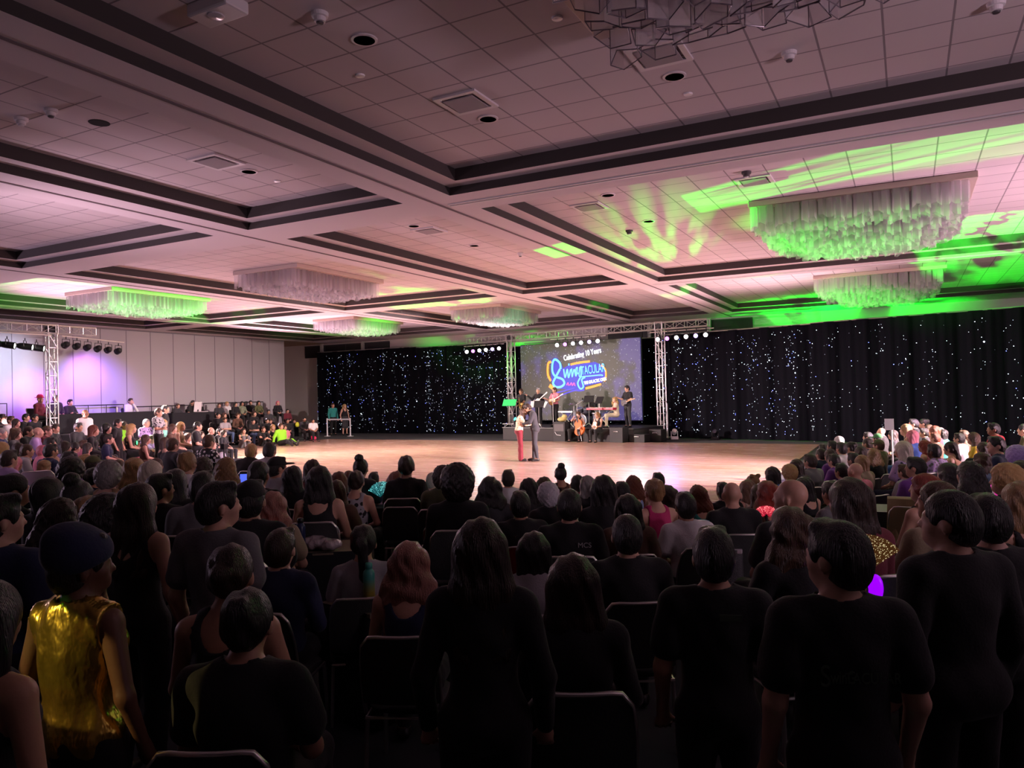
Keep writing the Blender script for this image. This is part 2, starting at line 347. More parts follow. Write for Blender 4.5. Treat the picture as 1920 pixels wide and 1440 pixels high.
def corner(mb,c):
    M=Euler((0,0,-.156)).to_matrix(); c=Vector(c); h=.165; C=[Vector((a,b,d))*h for a in(-1,1) for b in(-1,1) for d in(-1,1)]
    for i in range(8):
        for j in range(i+1,8):
            if abs((C[i]-C[j]).length-2*h)<1e-4: mb.tube([c+M@C[i],c+M@C[j]],.026,6)
    return mb.lathe([(0,-.165),(.11,-.165),(.11,.165),(0,.165)],c=c,n=16,M=M@Euler((R(90),0,0)).to_matrix(),mi=1)
m_lens_on=glow('lamp_lens_white',(1,.97,1),9); m_lens_p=glow('lamp_lens_violet',(.75,.2,1),4); m_lens_b=glow('lamp_lens_blue',(.45,.3,1),7); m_lens_off=mat('lamp_lens_dark',(.03,.03,.05),.15)
m_lens_w=glow('lamp_lens_warm',(1,.97,.88),6)
# sub-pieces of a lamp: can, lens, yoke
def lamp(loc,aim,lens,label,group,r=.105,L=.3,yoke=.2):
    t=empty('stage_lamp',loc,0,label,'stage light',group)
    d=(Vector(aim)-Vector(loc)).normalized(); M=d.to_track_quat('Z','Y').to_matrix()
    MB().lathe([(0,-L*.55),(r*.6,-L*.52),(r*.85,-L*.35),(r,-L*.1),(r,L*.42),(r*1.08,L*.45),(r*1.08,L*.5),(r*.95,L*.5),(r*.93,L*.4)],n=16,M=M).build('lamp_can',m_black,t,smooth=False); cn=list(t.children)[-1]
    MB().lathe([(r*.92,L*.43),(r*.6,L*.47),(0,L*.49)],n=16,M=M).build('lamp_lens',lens,cn)
    s=M@Vector((1,0,0))
    if abs(s.z)>.5: s=M@Vector((0,1,0))
    s.z=0; s.normalize()
    MB().tube([s*(r+.02),s*(r+.02)+Vector((0,0,yoke)),-s*(r+.02)+Vector((0,0,yoke)),-s*(r+.02)],.014,6).tube([(0,0,yoke),(0,0,yoke+.1)],.02,6).build('lamp_yoke',m_black,t)
    return t
def truss(name,legs,bar,label,extra=None,base=True,z0=None):
    t=empty(name,(*legs[0][:2],legs[0][2]),0,label,'truss'); o=Vector(t.location)
    top=bar[0][2]
    for l in legs:
        l=Vector(l); truss_mb(l-o,Vector((l.x,l.y,top-.17))-o).build('truss_leg',m_truss,t)
        MB().box(Vector((l.x,l.y,l.z+.02))-o,(.8,.6,.035),(0,0,-.156)).build('base_plate',m_truss,t)
        corner(MB(),Vector((l.x,l.y,top))-o).build('corner_block',[m_truss,m_black],t)
    truss_mb(Vector(bar[0])-o,Vector(bar[1])-o).build('truss_beam',m_truss,t)
    for (p,q) in extra or []: MB().tube([Vector(p)-o,Vector(q)-o],.024,8).build('lamp_pipe',m_truss,t)
    return t
def on(A,B,s,z,off=0): # point on the stage line, s metres from A
    A=Vector(A);B=Vector(B);u=(B-A).normalized(); n=Vector((u.y,-u.x)); n=n if n.y<0 else -n
    p=A+u*s+n*off; return (p.x,p.y,z)
SA,SB=(-20.3,33.48),(-7.0,31.38)
P=lambda s,z,off=0: on(SA,SB,s,z,off)
truss('truss_goalpost',[(-17.46,33.03,.56),(-9.45,31.77,.03)],[P(.1,4.87),P(13.2,4.87)],'tall aluminium truss goalpost framing the bandstand screen',
      [(P(0,4.58,.2),P(2.6,4.58,.2)),(P(5.4,4.62,.2),P(8.4,4.62,.2)),(P(10.6,4.6,.2),P(13.5,4.6,.2))])
names=['first','second','third','fourth','fifth','sixth']
for gi,(s0,s1,z,lab) in enumerate(((.25,2.35,4.3,'cluster left of left truss leg'),(5.85,8.05,4.33,'row above video screen'),(11.05,13.2,4.28,'row right of right truss leg'))):
    for i in range(6):
        lens=m_lens_p if i==1 else (m_lens_b if i==4 else m_lens_on)
        col='violet' if i==1 else ('blue' if i==4 else 'white')
        p=P(s0+(s1-s0)*i/5,z+.012*i,.28)
        lamp(p,(-9+i*.5,8,1.5),lens,'%s lamp, %s from left in the %s'%(col,names[i],lab),'stage lamps on the front truss',r=.095)
# left side truss
LT=-28.0
truss('truss_tower',[(LT,16.55,.02)],[(LT,12.5,4.86),(LT,18.2,4.86)],'aluminium truss tower by the pale panelled wall on the left',
      [((LT+.25,12.6,4.62),(LT+.25,16.4,4.62)),((LT+.25,16.8,4.62),(LT+.25,19.3,4.5))])
for i in range(6):
    lamp((LT+.25,16.95+i*.42,4.30-.03*i),(LT-3,16.9+i*.42,3.2),m_lens_off,'unlit black round stage lamp, %s right of the side truss tower'%names[i],'unlit lamps on the side truss',r=.12,L=.24)
for i,(y,l) in enumerate(((14.35,'far left lamp on the side truss, black and facing right'),(14.85,'black lamp second from left on the side truss, greenish beam'),(15.45,'bright lamp third from left on the side truss'),(15.85,'bright lamp next to the side truss tower, fourth from left'))):
    lamp((LT+.3,y,4.22-.03*i),(LT+5,y+4.5,3.2),m_lens_off if i==0 else m_lens_w,l,'lit lamps on the side truss',r=.12,L=.5)

# ---------------------------------------------------------------- bandstand platform and screen
ang=math.atan2(33.0-31.8,-17.3+9.7)+PI   # platform turned with the stage line
m_skirt=mat('grey_stage_skirt',(.06,.056,.058),.85,bump=.1,bscale=15); m_deck=mat('black_deck',(.03,.03,.033),.6)
RS=-.165
def sp(x,y,z=0):  # stage coordinates: x along the front edge from its left end, y back
    return (-16.35+x*math.cos(RS)-y*math.sin(RS), 30.0+x*math.sin(RS)+y*math.cos(RS), z)
t=empty('stage_platform',sp(3.3,1.6),RS,'low black stage platform with grey skirt under the band','stage')
MB().box((0,0,.53),(6.7,3.2,.04)).build('deck',m_deck,t); MB().box((0,0,.255),(6.66,3.16,.51)).build('skirt',m_skirt,t)
MB().box((0,-1.59,.548),(6.7,.03,.012)).build('edge_strip',mat('edge_strip_grey',(.4,.4,.4),.5),t)
def screen():
    sw,sh=6.62,3.7
    c=Vector(((-17.05-10.5)/2,(33.47+32.43)/2-.15,.76)); rz=math.atan2(32.43-33.47,-10.5+17.05)
    t=empty('video_screen',c,rz,'large LED video screen with blue neon event logo behind the band','screen')
    m,nt,b=nodes('screen_image'); b.inputs['Base Color'].default_value=(.02,.02,.02,1); b.inputs['Roughness'].default_value=.5
    l=nt.links; tc=nt.nodes.new('ShaderNodeTexCoord')
    nz=nt.nodes.new('ShaderNodeTexNoise'); nz.inputs['Scale'].default_value=.62; nz.inputs['Detail'].default_value=4; nz.inputs['Roughness'].default_value=.55
    mp=nt.nodes.new('ShaderNodeMapping'); mp.inputs['Location'].default_value=(3.3,0,1.15)
    r=nt.nodes.new('ShaderNodeValToRGB'); e=r.color_ramp.elements; e[0].position=.50; e[0].color=(.095,.09,.055,1); e[1].position=.64; e[1].color=(.15,.12,.40,1)
    x=e.new(.56); x.color=(.09,.085,.10,1)
    vo=nt.nodes.new('ShaderNodeTexVoronoi'); vo.inputs['Scale'].default_value=9
    r2_=nt.nodes.new('ShaderNodeValToRGB'); r2_.color_ramp.elements[0].color=(1,1,1,1); r2_.color_ramp.elements[0].position=.07; r2_.color_ramp.elements[1].color=(0,0,0,1); r2_.color_ramp.elements[1].position=.24
    mk=nt.nodes.new('ShaderNodeMapRange'); mk.inputs[1].default_value=.44; mk.inputs[2].default_value=.56; mk.inputs[3].default_value=.0; mk.inputs[4].default_value=1
    wn=nt.nodes.new('ShaderNodeTexWhiteNoise'); gt=nt.nodes.new('ShaderNodeMath'); gt.operation='LESS_THAN'
    th=nt.nodes.new('ShaderNodeMapRange'); th.inputs[1].default_value=.40; th.inputs[2].default_value=.6; th.inputs[3].default_value=.2; th.inputs[4].default_value=1.1
    mu=nt.nodes.new('ShaderNodeMath'); mu.operation='MULTIPLY'; ad=nt.nodes.new('ShaderNodeMix'); ad.data_type='RGBA'; ad.inputs[7].default_value=(.75,.75,1,1)
    sx=nt.nodes.new('ShaderNodeSeparateXYZ'); l.new(tc.outputs['Object'],sx.inputs[0]); acc=nz.outputs[0]
    for out_,a,b_,hi in ((0,1.9,3.1,.17),(2,1.7,.3,.10),(0,-2.3,-3.3,.09)):
        mr=nt.nodes.new('ShaderNodeMapRange'); mr.inputs[1].default_value=a; mr.inputs[2].default_value=b_; mr.inputs[4].default_value=hi
        l.new(sx.outputs[out_],mr.inputs[0]); am=nt.nodes.new('ShaderNodeMath'); am.operation='ADD'; l.new(acc,am.inputs[0]); l.new(mr.outputs[0],am.inputs[1]); acc=am.outputs[0]
    sb=nt.nodes.new('ShaderNodeMath'); sb.operation='SUBTRACT'; sb.inputs[1].default_value=.035; l.new(acc,sb.inputs[0]); acc=sb.outputs[0]
    l.new(tc.outputs['Object'],mp.inputs[0]); l.new(mp.outputs[0],nz.inputs['Vector']); l.new(acc,r.inputs[0]); l.new(tc.outputs['Object'],vo.inputs['Vector'])
    l.new(vo.outputs['Distance'],r2_.inputs[0]); l.new(vo.outputs['Color'],wn.inputs['Vector']); l.new(acc,th.inputs[0])
    l.new(wn.outputs['Value'],gt.inputs[0]); l.new(th.outputs[0],gt.inputs[1]); l.new(gt.outputs[0],mu.inputs[0]); l.new(r2_.outputs[0],mu.inputs[1])
    l.new(mu.outputs[0],ad.inputs[0]); l.new(r.outputs[0],ad.inputs[6]); l.new(ad.outputs[2],b.inputs['Emission Color']); b.inputs['Emission Strength'].default_value=.58
    MB().box((0,0,sh/2),(sw,.08,sh)).build('screen_face',m,t)
    MB().box((0,.06,sh/2),(sw+.06,.06,sh+.06)).build('screen_frame',m_blk2,t)
    for q in (-2.6,2.6): MB().tube([(q,.06,-.2),(q,.06,0)],.04).build('screen_leg',m_black,t)
    # logo geometry in screen metres; x right, z up.  photo crop: 1 m = 262 px of the 7.68x view
    Mx=lambda px,pz:((px-945)/262.0*1.0, 3.7-((pz-55-(px-75)*-.0)/262.0)*1.05)
    k=.0
    def pt(px,pz,d): x=(px-945)/264; zt=3.62-(pz-(140-(px-75)*.05))/248; return (x,-.05-d,zt)
    nB=glow('neon_blue',(.008,.03,.75),1.0); nL=glow('neon_light_blue',(.16,.62,1),1.5); nO=glow('neon_orange',(1,.25,.02),2.4); nW=glow('neon_white',(1,1,1),2.2); nP=glow('neon_violet',(.06,.05,.9),1.1); nR=glow('neon_pink',(.9,.08,.35),2)
    def stroke(name,pts,r,m,d,closed=False):
        P3=[Vector(pt(x,z,d)) for x,z in pts]
        # smooth the polyline
        out=[]; n=len(P3)
        for i in range(n-1):
            p0=P3[max(i-1,0)];p1=P3[i];p2=P3[i+1];p3=P3[min(i+2,n-1)]
            for s in range(6):
                u=s/6; out.append(.5*((2*p1)+(p2-p0)*u+(2*p0-5*p1+4*p2-p3)*u*u+(3*p1-p0-3*p2+p3)*u**3))
        out.append(P3[-1]); mb=MB(); h=[]
        for i,p in enumerate(out):
            tt=(out[min(i+1,len(out)-1)]-out[max(i-1,0)]); tt.y=0; tt.normalize(); nn=Vector((-tt.z,0,tt.x))*r; h+= [p+nn,p-nn]
        fs=[(2*i,2*i+1,2*i+3,2*i+2) for i in range(len(out)-1)]
        bk=[v+Vector((0,.012,0)) for v in h]; nv=len(h)
        fs2=[(a+nv,d_+nv,c+nv,b_+nv) for a,b_,c,d_ in fs]
        mb.add(h+bk,fs+fs2); return mb.build(name,m,t)
    # blue body
    body=[(555,300),(600,265),(650,270),(700,320),(735,390),(800,360),(1200,310),(1290,340),(1340,420),(1335,500),(1290,545),(1060,590),(1030,650),(960,660),(760,640),(600,630),(555,560),(545,420)]
    vs=[pt(x,z,.003) for x,z in body]; MB().add(vs+[(a,b_+.01,c) for a,b_,c in vs],[tuple(range(len(vs)))[::-1],tuple(range(len(vs),2*len(vs)))]).build('logo_plate',nB,t)
    stroke('orange_tube',[(560,315),(515,330),(500,400),(505,480),(545,545)],.055,nO,.01)
    stroke('orange_tube',[(520,600),(590,640)],.09,nO,.01)
    stroke('orange_tube',[(850,345),(980,320),(1130,305)],.05,nO,.012)
    stroke('orange_tube',[(1290,345),(1345,400),(1350,480),(1325,530)],.045,nO,.012)
    stroke('orange_tube',[(1060,620),(1150,600),(1280,565)],.05,nO,.012)
    stroke('script_initial',[(700,400),(690,330),(620,285),(580,330),(575,430),(620,490),(720,520),(750,570),(700,610),(620,615),(580,570),(620,500),(690,400)],.055,nL,.02)
    stroke('script_word',[(745,400),(765,500),(800,400),(815,500),(850,400)],.035,nL,.02)
    stroke('script_word',[(865,390),(870,490),(900,400),(925,480),(950,380),(925,400),(925,460),(960,440)],.03,nL,.02)
    stroke('script_dot',[(815,345),(835,345)],.05,nL,.02)
    stroke('script_tail',[(985,370),(975,480),(1060,480),(1280,460),(1305,470)],.028,nL,.022)
    stroke('script_tail',[(1000,360),(1000,470),(950,560),(985,625),(1030,600),(1010,520),(1060,490)],.04,nL,.022)
    stroke('trombone_slide',[(1040,640),(900,650),(760,690),(600,740),(600,695),(760,655)],.03,nP,.008)
    stroke('trombone_slide',[(760,655),(900,620)],.03,nP,.008)
    def text(s,px,pz,size,m,name,rot=0,sx=1,d=.03):
        cu=bpy.data.curves.new(name,'FONT'); cu.body=s; cu.size=size; cu.extrude=.004; cu.offset=.006
        o=bpy.data.objects.new('tmp',cu); COL.objects.link(o); me=bpy.data.meshes.new_from_object(o.evaluated_get(bpy.context.evaluated_depsgraph_get()))
        bpy.data.objects.remove(o); ob=bpy.data.objects.new(name,me); COL.objects.link(ob); ob.parent=t
        ob.location=pt(px,pz,d); ob.rotation_euler=(PI/2,rot*-1,0); ob.scale=(sx,1,1); me.materials.clear(); me.materials.append(m); return ob
    text('Celebrating 10 Years',755,300,.36,nW,'celebrating_lettering',R(8),.68)
    text('TACULAR',1010,462,.56,nL,'word_lettering',R(5),.52)
    text('THE GALACTIC OPEN',1045,575,.2,nW,'tagline_lettering',R(8),.62)
    for q in (800,850,890): stroke('pink_mark',[(q-15,590),(q+5,560),(q+18,595)],.02,nR,.02)
    return t
screen()
# ---------------------------------------------------------------- chandeliers
def glassy():
    m=bpy.data.materials.new('frosted_glass_prism'); m.use_nodes=True; nt=m.node_tree; nt.nodes.clear(); l=nt.links
    out=nt.nodes.new('ShaderNodeOutputMaterial'); tr=nt.nodes.new('ShaderNodeBsdfTransparent'); df=nt.nodes.new('ShaderNodeBsdfDiffuse'); tl=nt.nodes.new('ShaderNodeBsdfTranslucent'); gl=nt.nodes.new('ShaderNodeBsdfGlossy')
    gl.inputs['Roughness'].default_value=.15; df.inputs[0].default_value=(.9,.86,.88,1); tl.inputs[0].default_value=(.9,.88,.9,1); tr.inputs[0].default_value=(.94,.93,.95,1)
    a=nt.nodes.new('ShaderNodeMixShader'); a.inputs[0].default_value=.5; b=nt.nodes.new('ShaderNodeMixShader'); fr=nt.nodes.new('ShaderNodeFresnel'); c=nt.nodes.new('ShaderNodeMixShader'); c.inputs[0].default_value=.32
    l.new(df.outputs[0],a.inputs[1]); l.new(tl.outputs[0],a.inputs[2]); l.new(fr.outputs[0],b.inputs[0]); l.new(a.outputs[0],b.inputs[1]); l.new(gl.outputs[0],b.inputs[2])
    l.new(tr.outputs[0],c.inputs[1]); l.new(b.outputs[0],c.inputs[2]); l.new(c.outputs[0],out.inputs[0]); return m
m_glass=glassy(); m_cplate=mat('beige_chandelier_plate',(.55,.44,.38),.5); m_rim=mat('prism_edge',(.16,.13,.15),.3,.2)
def prism_mb(mb,c,r,L,rot,rim):
    n=5; A=[Vector((c[0]+r*math.cos(rot+2*PI*j/n)*(1+.25*(j%2)),c[1]+r*math.sin(rot+2*PI*j/n),0)) for j in range(n)]
    lo=[v+Vector((0,0,c[2]-L-(.06 if j in (1,2) else 0))) for j,v in enumerate(A)]; hi=[v+Vector((0,0,c[2])) for v in A]
    mb.add(lo+hi,[(j,(j+1)%n,n+(j+1)%n,n+j) for j in range(n)],0)
    if rim:
        mb.tube(lo+[lo[0]],.006,4,mi=1,caps=False)
        for j in range(0,n,2): mb.tube([lo[j],lo[j]+(hi[j]-lo[j])*.55],.004,3,mi=1,caps=False)
def chandelier(cx,cy,sx,sy,label,near=False,seed=0,deep=1):
    rg=random.Random(seed); t=empty('chandelier',(cx,cy,ZT),0,label,'chandelier','prism chandeliers in the ceiling coffers')
    MB().box((0,0,-.06),(sx,sy,.11)).build('ceiling_plate',m_cplate,t,bevel=.01)
    st=.15 if not near else .3; r=st*.48; nx=int(sx/st); ny=int(sy/st); big=MB(); k=0
    for i in range(nx):
        for j in range(ny):
            x=-sx/2+st*(i+.5); y=-sy/2+st*(j+.5)
            e=min((sx/2-abs(x)),(sy/2-abs(y)))/(min(sx,sy)/2); z=-.12-(.0 if e<.12 else .12 if e<.3 else .24 if e<.5 else .36)*deep
            L=rg.uniform(.28,.38)
            if near and e<.16: continue
            if near and k<90 and y>sy/2-st*6.5:
                mb=MB(); prism_mb(mb,(x,y,0),r,L-z-.12,rg.random()*6,True); mb.build('glass_prism',[m_glass,m_rim],t,loc=(0,0,-.12)); k+=1
            elif e>.0: prism_mb(big,(x+rg.uniform(-.02,.02),y+rg.uniform(-.02,.02),-.12),r,L-z-.12,rg.random()*6,near)
    tag(big.build('glass_prisms',[m_glass,m_rim],t),kind='stuff'); return t
XR0,XL0,X40=-.72,-15.1,-22.4
for x,sx,y,lab,near,sd in ((XR0,3.7,5.0,'chandelier of large clear glass prisms cut off by the top edge',True,1),(XR0,3.7,16.4,'biggest green-lit prism chandelier, in the upper right coffer',False,2),
    (XR0,3.7,27.4,'smaller green-lit prism chandelier above the right star curtain',False,3),(XL0,2.35,16.4,'pale unlit-looking prism chandelier left of centre, above the dance floor',False,4),
    (XL0,2.35,27.4,'pale green prism chandelier nearest the video screen',False,5),(X40,2.35,16.2,'long bright green prism chandelier near the left truss',False,6),(X40,2.35,27.4,'small bright green prism chandelier above the left star curtain',False,7)):
    chandelier(x,y,sx,3.65,lab,near,sd,.6 if near else 1 if x==XR0 else .38)
# ---------------------------------------------------------------- ceiling devices
m_white=mat('white_plastic',(.75,.70,.72),.5); m_grille=mat('dark_grille',(.07,.06,.065),.6); m_hole=mat('black_hole',(.004,.004,.004),1); m_gvent=mat('grey_vent_core',(.36,.32,.34),.8)
def dev(kind,x,y,label,z=None):
    z=z or ZT; t=empty({'speaker':'ceiling_speaker','vent':'air_vent','smoke':'smoke_detector','sprinkler':'sprinkler_head','hole':'downlight_opening','dome':'dome_camera','sensor':'wireless_sensor','proj':'emergency_light'}[kind],(x,y,z),0,label,{'speaker':'speaker','vent':'vent','smoke':'smoke detector','sprinkler':'sprinkler','hole':'downlight','dome':'camera','sensor':'sensor','proj':'light'}[kind],{'speaker':'round ceiling speakers','vent':'square ceiling vents','smoke':'smoke detectors','sprinkler':'sprinkler heads'}.get(kind))
    if kind=='speaker':
        MB().lathe([(.105,0),(.13,0),(.13,-.012),(.105,-.016)][::-1],n=24,caps=False).build('trim_ring',m_white,t); MB().lathe([(.11,-.012),(0,-.012)],n=24).build('grille',m_grille,t)
    elif kind=='vent':
        mb=MB()
        for s in (-1,1): mb.box((s*.26,0,-.012),(.06,.58,.024)); mb.box((0,s*.26,-.012),(.46,.06,.024))
        mb.build('vent_frame',m_white,t); MB().box((0,0,-.03),(.40,.40,.012)).box((0,0,-.012),(.06,.06,.03)).build('vent_plate',m_gvent,t)
    elif kind in('smoke','sensor','dome'):
        MB().lathe([(0,-.085),(.05,-.08),(.055,-.04),(.075,-.035),(.08,0)],n=20).build('sensor_body',m_white if kind!='dome' else m_grille,t)
        MB().lathe([(.0,-.102),(.03,-.098),(.035,-.084)],n=14).build('sensor_cap',m_grille if kind=='smoke' else m_white,t)
    elif kind=='sprinkler': MB().lathe([(0,-.02),(.05,-.015),(.055,0)],n=18).build('cover_plate',mat('sprinkler_white',(.85,.82,.84),.35),t)
    elif kind=='hole': MB().lathe([(0,-.006),(.12,-.006),(.125,0)],n=24).build('opening',m_hole,t)
    elif kind=='proj': MB().box((0,0,-.06),(.5,.26,.12)).build('housing',m_white,t,bevel=.02); MB().lathe([(0,-.14),(.07,-.13),(.08,-.11)],n=16,c=(.0,-.02,0)).build('diffuser',mat('clear_diffuser',(.6,.55,.58),.2),t)
    return t
for a in (('speaker',-4.64,5.84,'round ceiling speaker with pale ring, nearest the camera left of the big prisms'),('speaker',-4.65,8.32,'round ceiling speaker beside the square vent left of centre'),
 ('speaker',-2.22,8.28,'round ceiling speaker just below the near chandelier'),('speaker',-8.9,8.32,'round ceiling speaker in the middle coffer beside its vent'),('speaker',-4.66,12.68,'ceiling speaker at the left end of the green-streaked coffer'),
 ('speaker',-4.67,15.1,'ceiling speaker beside the green streak, past the vent'),('speaker',-8.96,12.77,'ceiling speaker at the near end of the second middle coffer'),('speaker',-8.98,15.25,'ceiling speaker in the middle of the second middle coffer'),
 ('vent',-4.61,7.71,'square white ceiling vent left of the near chandelier'),('vent',-2.21,7.65,'square white ceiling vent right below the near chandelier'),('vent',-8.92,7.72,'square ceiling vent in the middle coffer on the left'),
 ('vent',-8.95,13.32,'square ceiling vent in the second middle coffer, near end'),('vent',-5.26,13.28,'square ceiling vent at the left end of the green-streaked coffer'),('vent',-2.2,13.17,'square ceiling vent just left of the biggest green chandelier'),
 ('smoke',-4.67,5.24,'smoke detector at the top edge, left of centre'),('smoke',-1.01,8.33,'smoke detector right of the near chandelier'),('smoke',-8.97,5.34,'smoke detector in the upper left coffer'),('smoke',.82,8.24,'smoke detector at the top right corner'),
 ('smoke',-8.51,16.72,'smoke detector in the second middle coffer'),('sensor',-9.55,5.32,'round wireless sensor at the far left of the ceiling'),('hole',-8.9,5.9,'black open downlight hole in the upper left coffer'),
 ('sprinkler',-5.21,6.47,'flat white sprinkler cover above the speakers left of centre'),('sprinkler',-2.82,6.42,'bright sprinkler cover beside the near chandelier'),('sprinkler',-2.22,8.87,'sprinkler cover below the speaker near the coffer edge'),('sprinkler',-8.92,8.93,'sprinkler cover at the far end of the upper left middle coffer'),
 ('dome',-5.32,15.76,'dark dome camera at the left tip of the green streak'),('dome',-2.23,12.57,'small dark dome camera left of the big green chandelier'),('proj',-5.32,4.65,'white boxy emergency light cut off by the top edge')): dev(*a)
# ---------------------------------------------------------------- body modelling: smooth distance fields turned into one continuous skin
class Field:
    def __init__(s, lo, hi, h):
        s.h=h; s.lo=np.array(lo,float); n=np.ceil((np.array(hi)-s.lo)/h).astype(int)+1; s.n=n
        s.ax=[s.lo[i]+h*np.arange(n[i]) for i in range(3)]; s.D=np.full(n,.09,np.float32)
    def sub(s, lo, hi):
        i0=[max(0,int((lo[k]-s.lo[k])/s.h)) for k in range(3)]; i1=[min(s.n[k],int((hi[k]-s.lo[k])/s.h)+2) for k in range(3)]
        if any(i1[k]<=i0[k] for k in range(3)): return None
        sl=tuple(slice(i0[k],i1[k]) for k in range(3))
        return sl,s.ax[0][sl[0]][:,None,None],s.ax[1][sl[1]][None,:,None],s.ax[2][sl[2]][None,None,:]
    def _mix(s, sl, d, k):
        D=s.D[sl]; hh=np.clip(.5+.5*(D-d)/k,0,1); s.D[sl]=D*(1-hh)+d*hh-k*hh*(1-hh)
    def cap(s, a, b, ra, rb, k=.03):
        a=np.array(a,float); b=np.array(b,float); r=max(ra,rb)+.07; q=s.sub(np.minimum(a,b)-r,np.maximum(a,b)+r)
        if q is None: return s
        sl,X,Y,Z=q; ba=b-a; L=max(ba@ba,1e-9)
        t=np.clip(((X-a[0])*ba[0]+(Y-a[1])*ba[1]+(Z-a[2])*ba[2])/L,0,1)
        d=np.sqrt((X-a[0]-t*ba[0])**2+(Y-a[1]-t*ba[1])**2+(Z-a[2]-t*ba[2])**2)-(ra+(rb-ra)*t); s._mix(sl,d,k); return s
    def _ell(s, c, r, M=None, pad=.07):
        c=np.array(c,float); R0=max(r)+pad; q=s.sub(c-R0,c+R0)
        if q is None: return None
        sl,X,Y,Z=q; X=X-c[0];Y=Y-c[1];Z=Z-c[2]
        if M is not None: X,Y,Z=(M[0][0]*X+M[1][0]*Y+M[2][0]*Z, M[0][1]*X+M[1][1]*Y+M[2][1]*Z, M[0][2]*X+M[1][2]*Y+M[2][2]*Z)
        k0=np.sqrt((X/r[0])**2+(Y/r[1])**2+(Z/r[2])**2); k1=np.sqrt((X/r[0]**2)**2+(Y/r[1]**2)**2+(Z/r[2]**2)**2)
        return sl,k0*(k0-1)/np.maximum(k1,1e-6)
    def ell(s, c, r, M=None, k=.03):
        q=s._ell(c,r,M)
        if q: s._mix(q[0],q[1],k)
        return s
    def cut(s, c, r, M=None):
        q=s._ell(c,r,M)
        if q: s.D[q[0]]=np.maximum(s.D[q[0]],-q[1])
        return s
    def noise(s, fn): X,Y,Z=np.meshgrid(*s.ax,indexing='ij'); s.D=s.D+fn(X,Y,Z).astype(np.float32); return s
    def clip(s, fn): X,Y,Z=np.meshgrid(*s.ax,indexing='ij'); s.D=np.maximum(s.D,fn(X,Y,Z)); return s
    def mesh(s, name, mats=1):
        D=s.D; D[0]=D[-1]=.05; D[:,0]=D[:,-1]=.05; D[:,:,0]=D[:,:,-1]=.05
        S=D<0; nx,ny,nz=[v-1 for v in D.shape]; acc=np.zeros((nx,ny,nz,3),np.float32); cnt=np.zeros((nx,ny,nz),np.float32)
        for ax in range(3):
            for p in (0,1):
                for q in (0,1):
                    o=[0,0,0]; oth=[k for k in range(3) if k!=ax]; o[oth[0]]=p; o[oth[1]]=q; o1=list(o); o1[ax]=1
                    g=lambda v,A: A[v[0]:v[0]+nx,v[1]:v[1]+ny,v[2]:v[2]+nz]
                    m=g(o,S)!=g(o1,S); idx=np.nonzero(m); a=g(o,D)[idx]; b=g(o1,D)[idx]; t=a/(a-b)
                    P=np.zeros((len(t),3),np.float32); P[:,oth[0]]=p; P[:,oth[1]]=q; P[:,ax]=t
                    acc[idx]+=P; cnt[idx]+=1
        act=cnt>0; idx=np.nonzero(act); vid=np.full(cnt.shape,-1,np.int64); vid[idx]=np.arange(len(idx[0]))
        V=(acc[idx]/cnt[idx][:,None]+np.stack(idx,1))*s.h+s.lo; F=[]
        for ax in range(3):
            o=[k for k in range(3) if k!=ax]; a=[slice(1,-1)]*3; a[ax]=slice(0,-1); b=[slice(1,-1)]*3; b[ax]=slice(1,None)
            m=S[tuple(a)]!=S[tuple(b)]; i=list(np.nonzero(m)); st=S[tuple(a)][tuple(i)]
            for k in o: i[k]=i[k]+1
            def v(d0,d1): j=list(i); j[o[0]]=j[o[0]]-d0; j[o[1]]=j[o[1]]-d1; return vid[tuple(j)]
            q=np.stack([v(1,1),v(0,1),v(0,0),v(1,0)],1); fl=st if ax!=1 else ~st
            q[~fl]=q[~fl][:,::-1]; F.append(q)
        F=np.concatenate(F); F=F[(F>=0).all(1)]
        # one light smoothing pass
        for _ in range(2):
            sm=np.zeros_like(V); ct=np.zeros(len(V))
            for k in range(4): np.add.at(sm,F[:,k],V[F[:,(k+1)%4]]); np.add.at(ct,F[:,k],1); np.add.at(sm,F[:,(k+1)%4],V[F[:,k]]); np.add.at(ct,F[:,(k+1)%4],1)
            V=V*.6+.4*sm/np.maximum(ct,1)[:,None]
        me=bpy.data.meshes.new(name); me.vertices.add(len(V)); me.vertices.foreach_set('co',V.astype(np.float32).ravel())
        me.loops.add(len(F)*4); me.loops.foreach_set('vertex_index',F.astype(np.int32).ravel()); me.polygons.add(len(F))
        me.polygons.foreach_set('loop_start',(np.arange(len(F))*4).astype(np.int32)); me.polygons.foreach_set('loop_total',np.full(len(F),4,np.int32))
        me.polygons.foreach_set('use_smooth',np.ones(len(F),bool)); me.update(calc_edges=True); me.validate()
        return me
def V3(*a): return np.array(a,float)
def rotz(a): c,s_=math.cos(a),math.sin(a); return np.array([[c,-s_,0],[s_,c,0],[0,0,1]])
def rotx(a): c,s_=math.cos(a),math.sin(a); return np.array([[1,0,0],[0,c,-s_],[0,s_,c]])
def roty(a): c,s_=math.cos(a),math.sin(a); return np.array([[c,0,s_],[0,1,0],[-s_,0,c]])
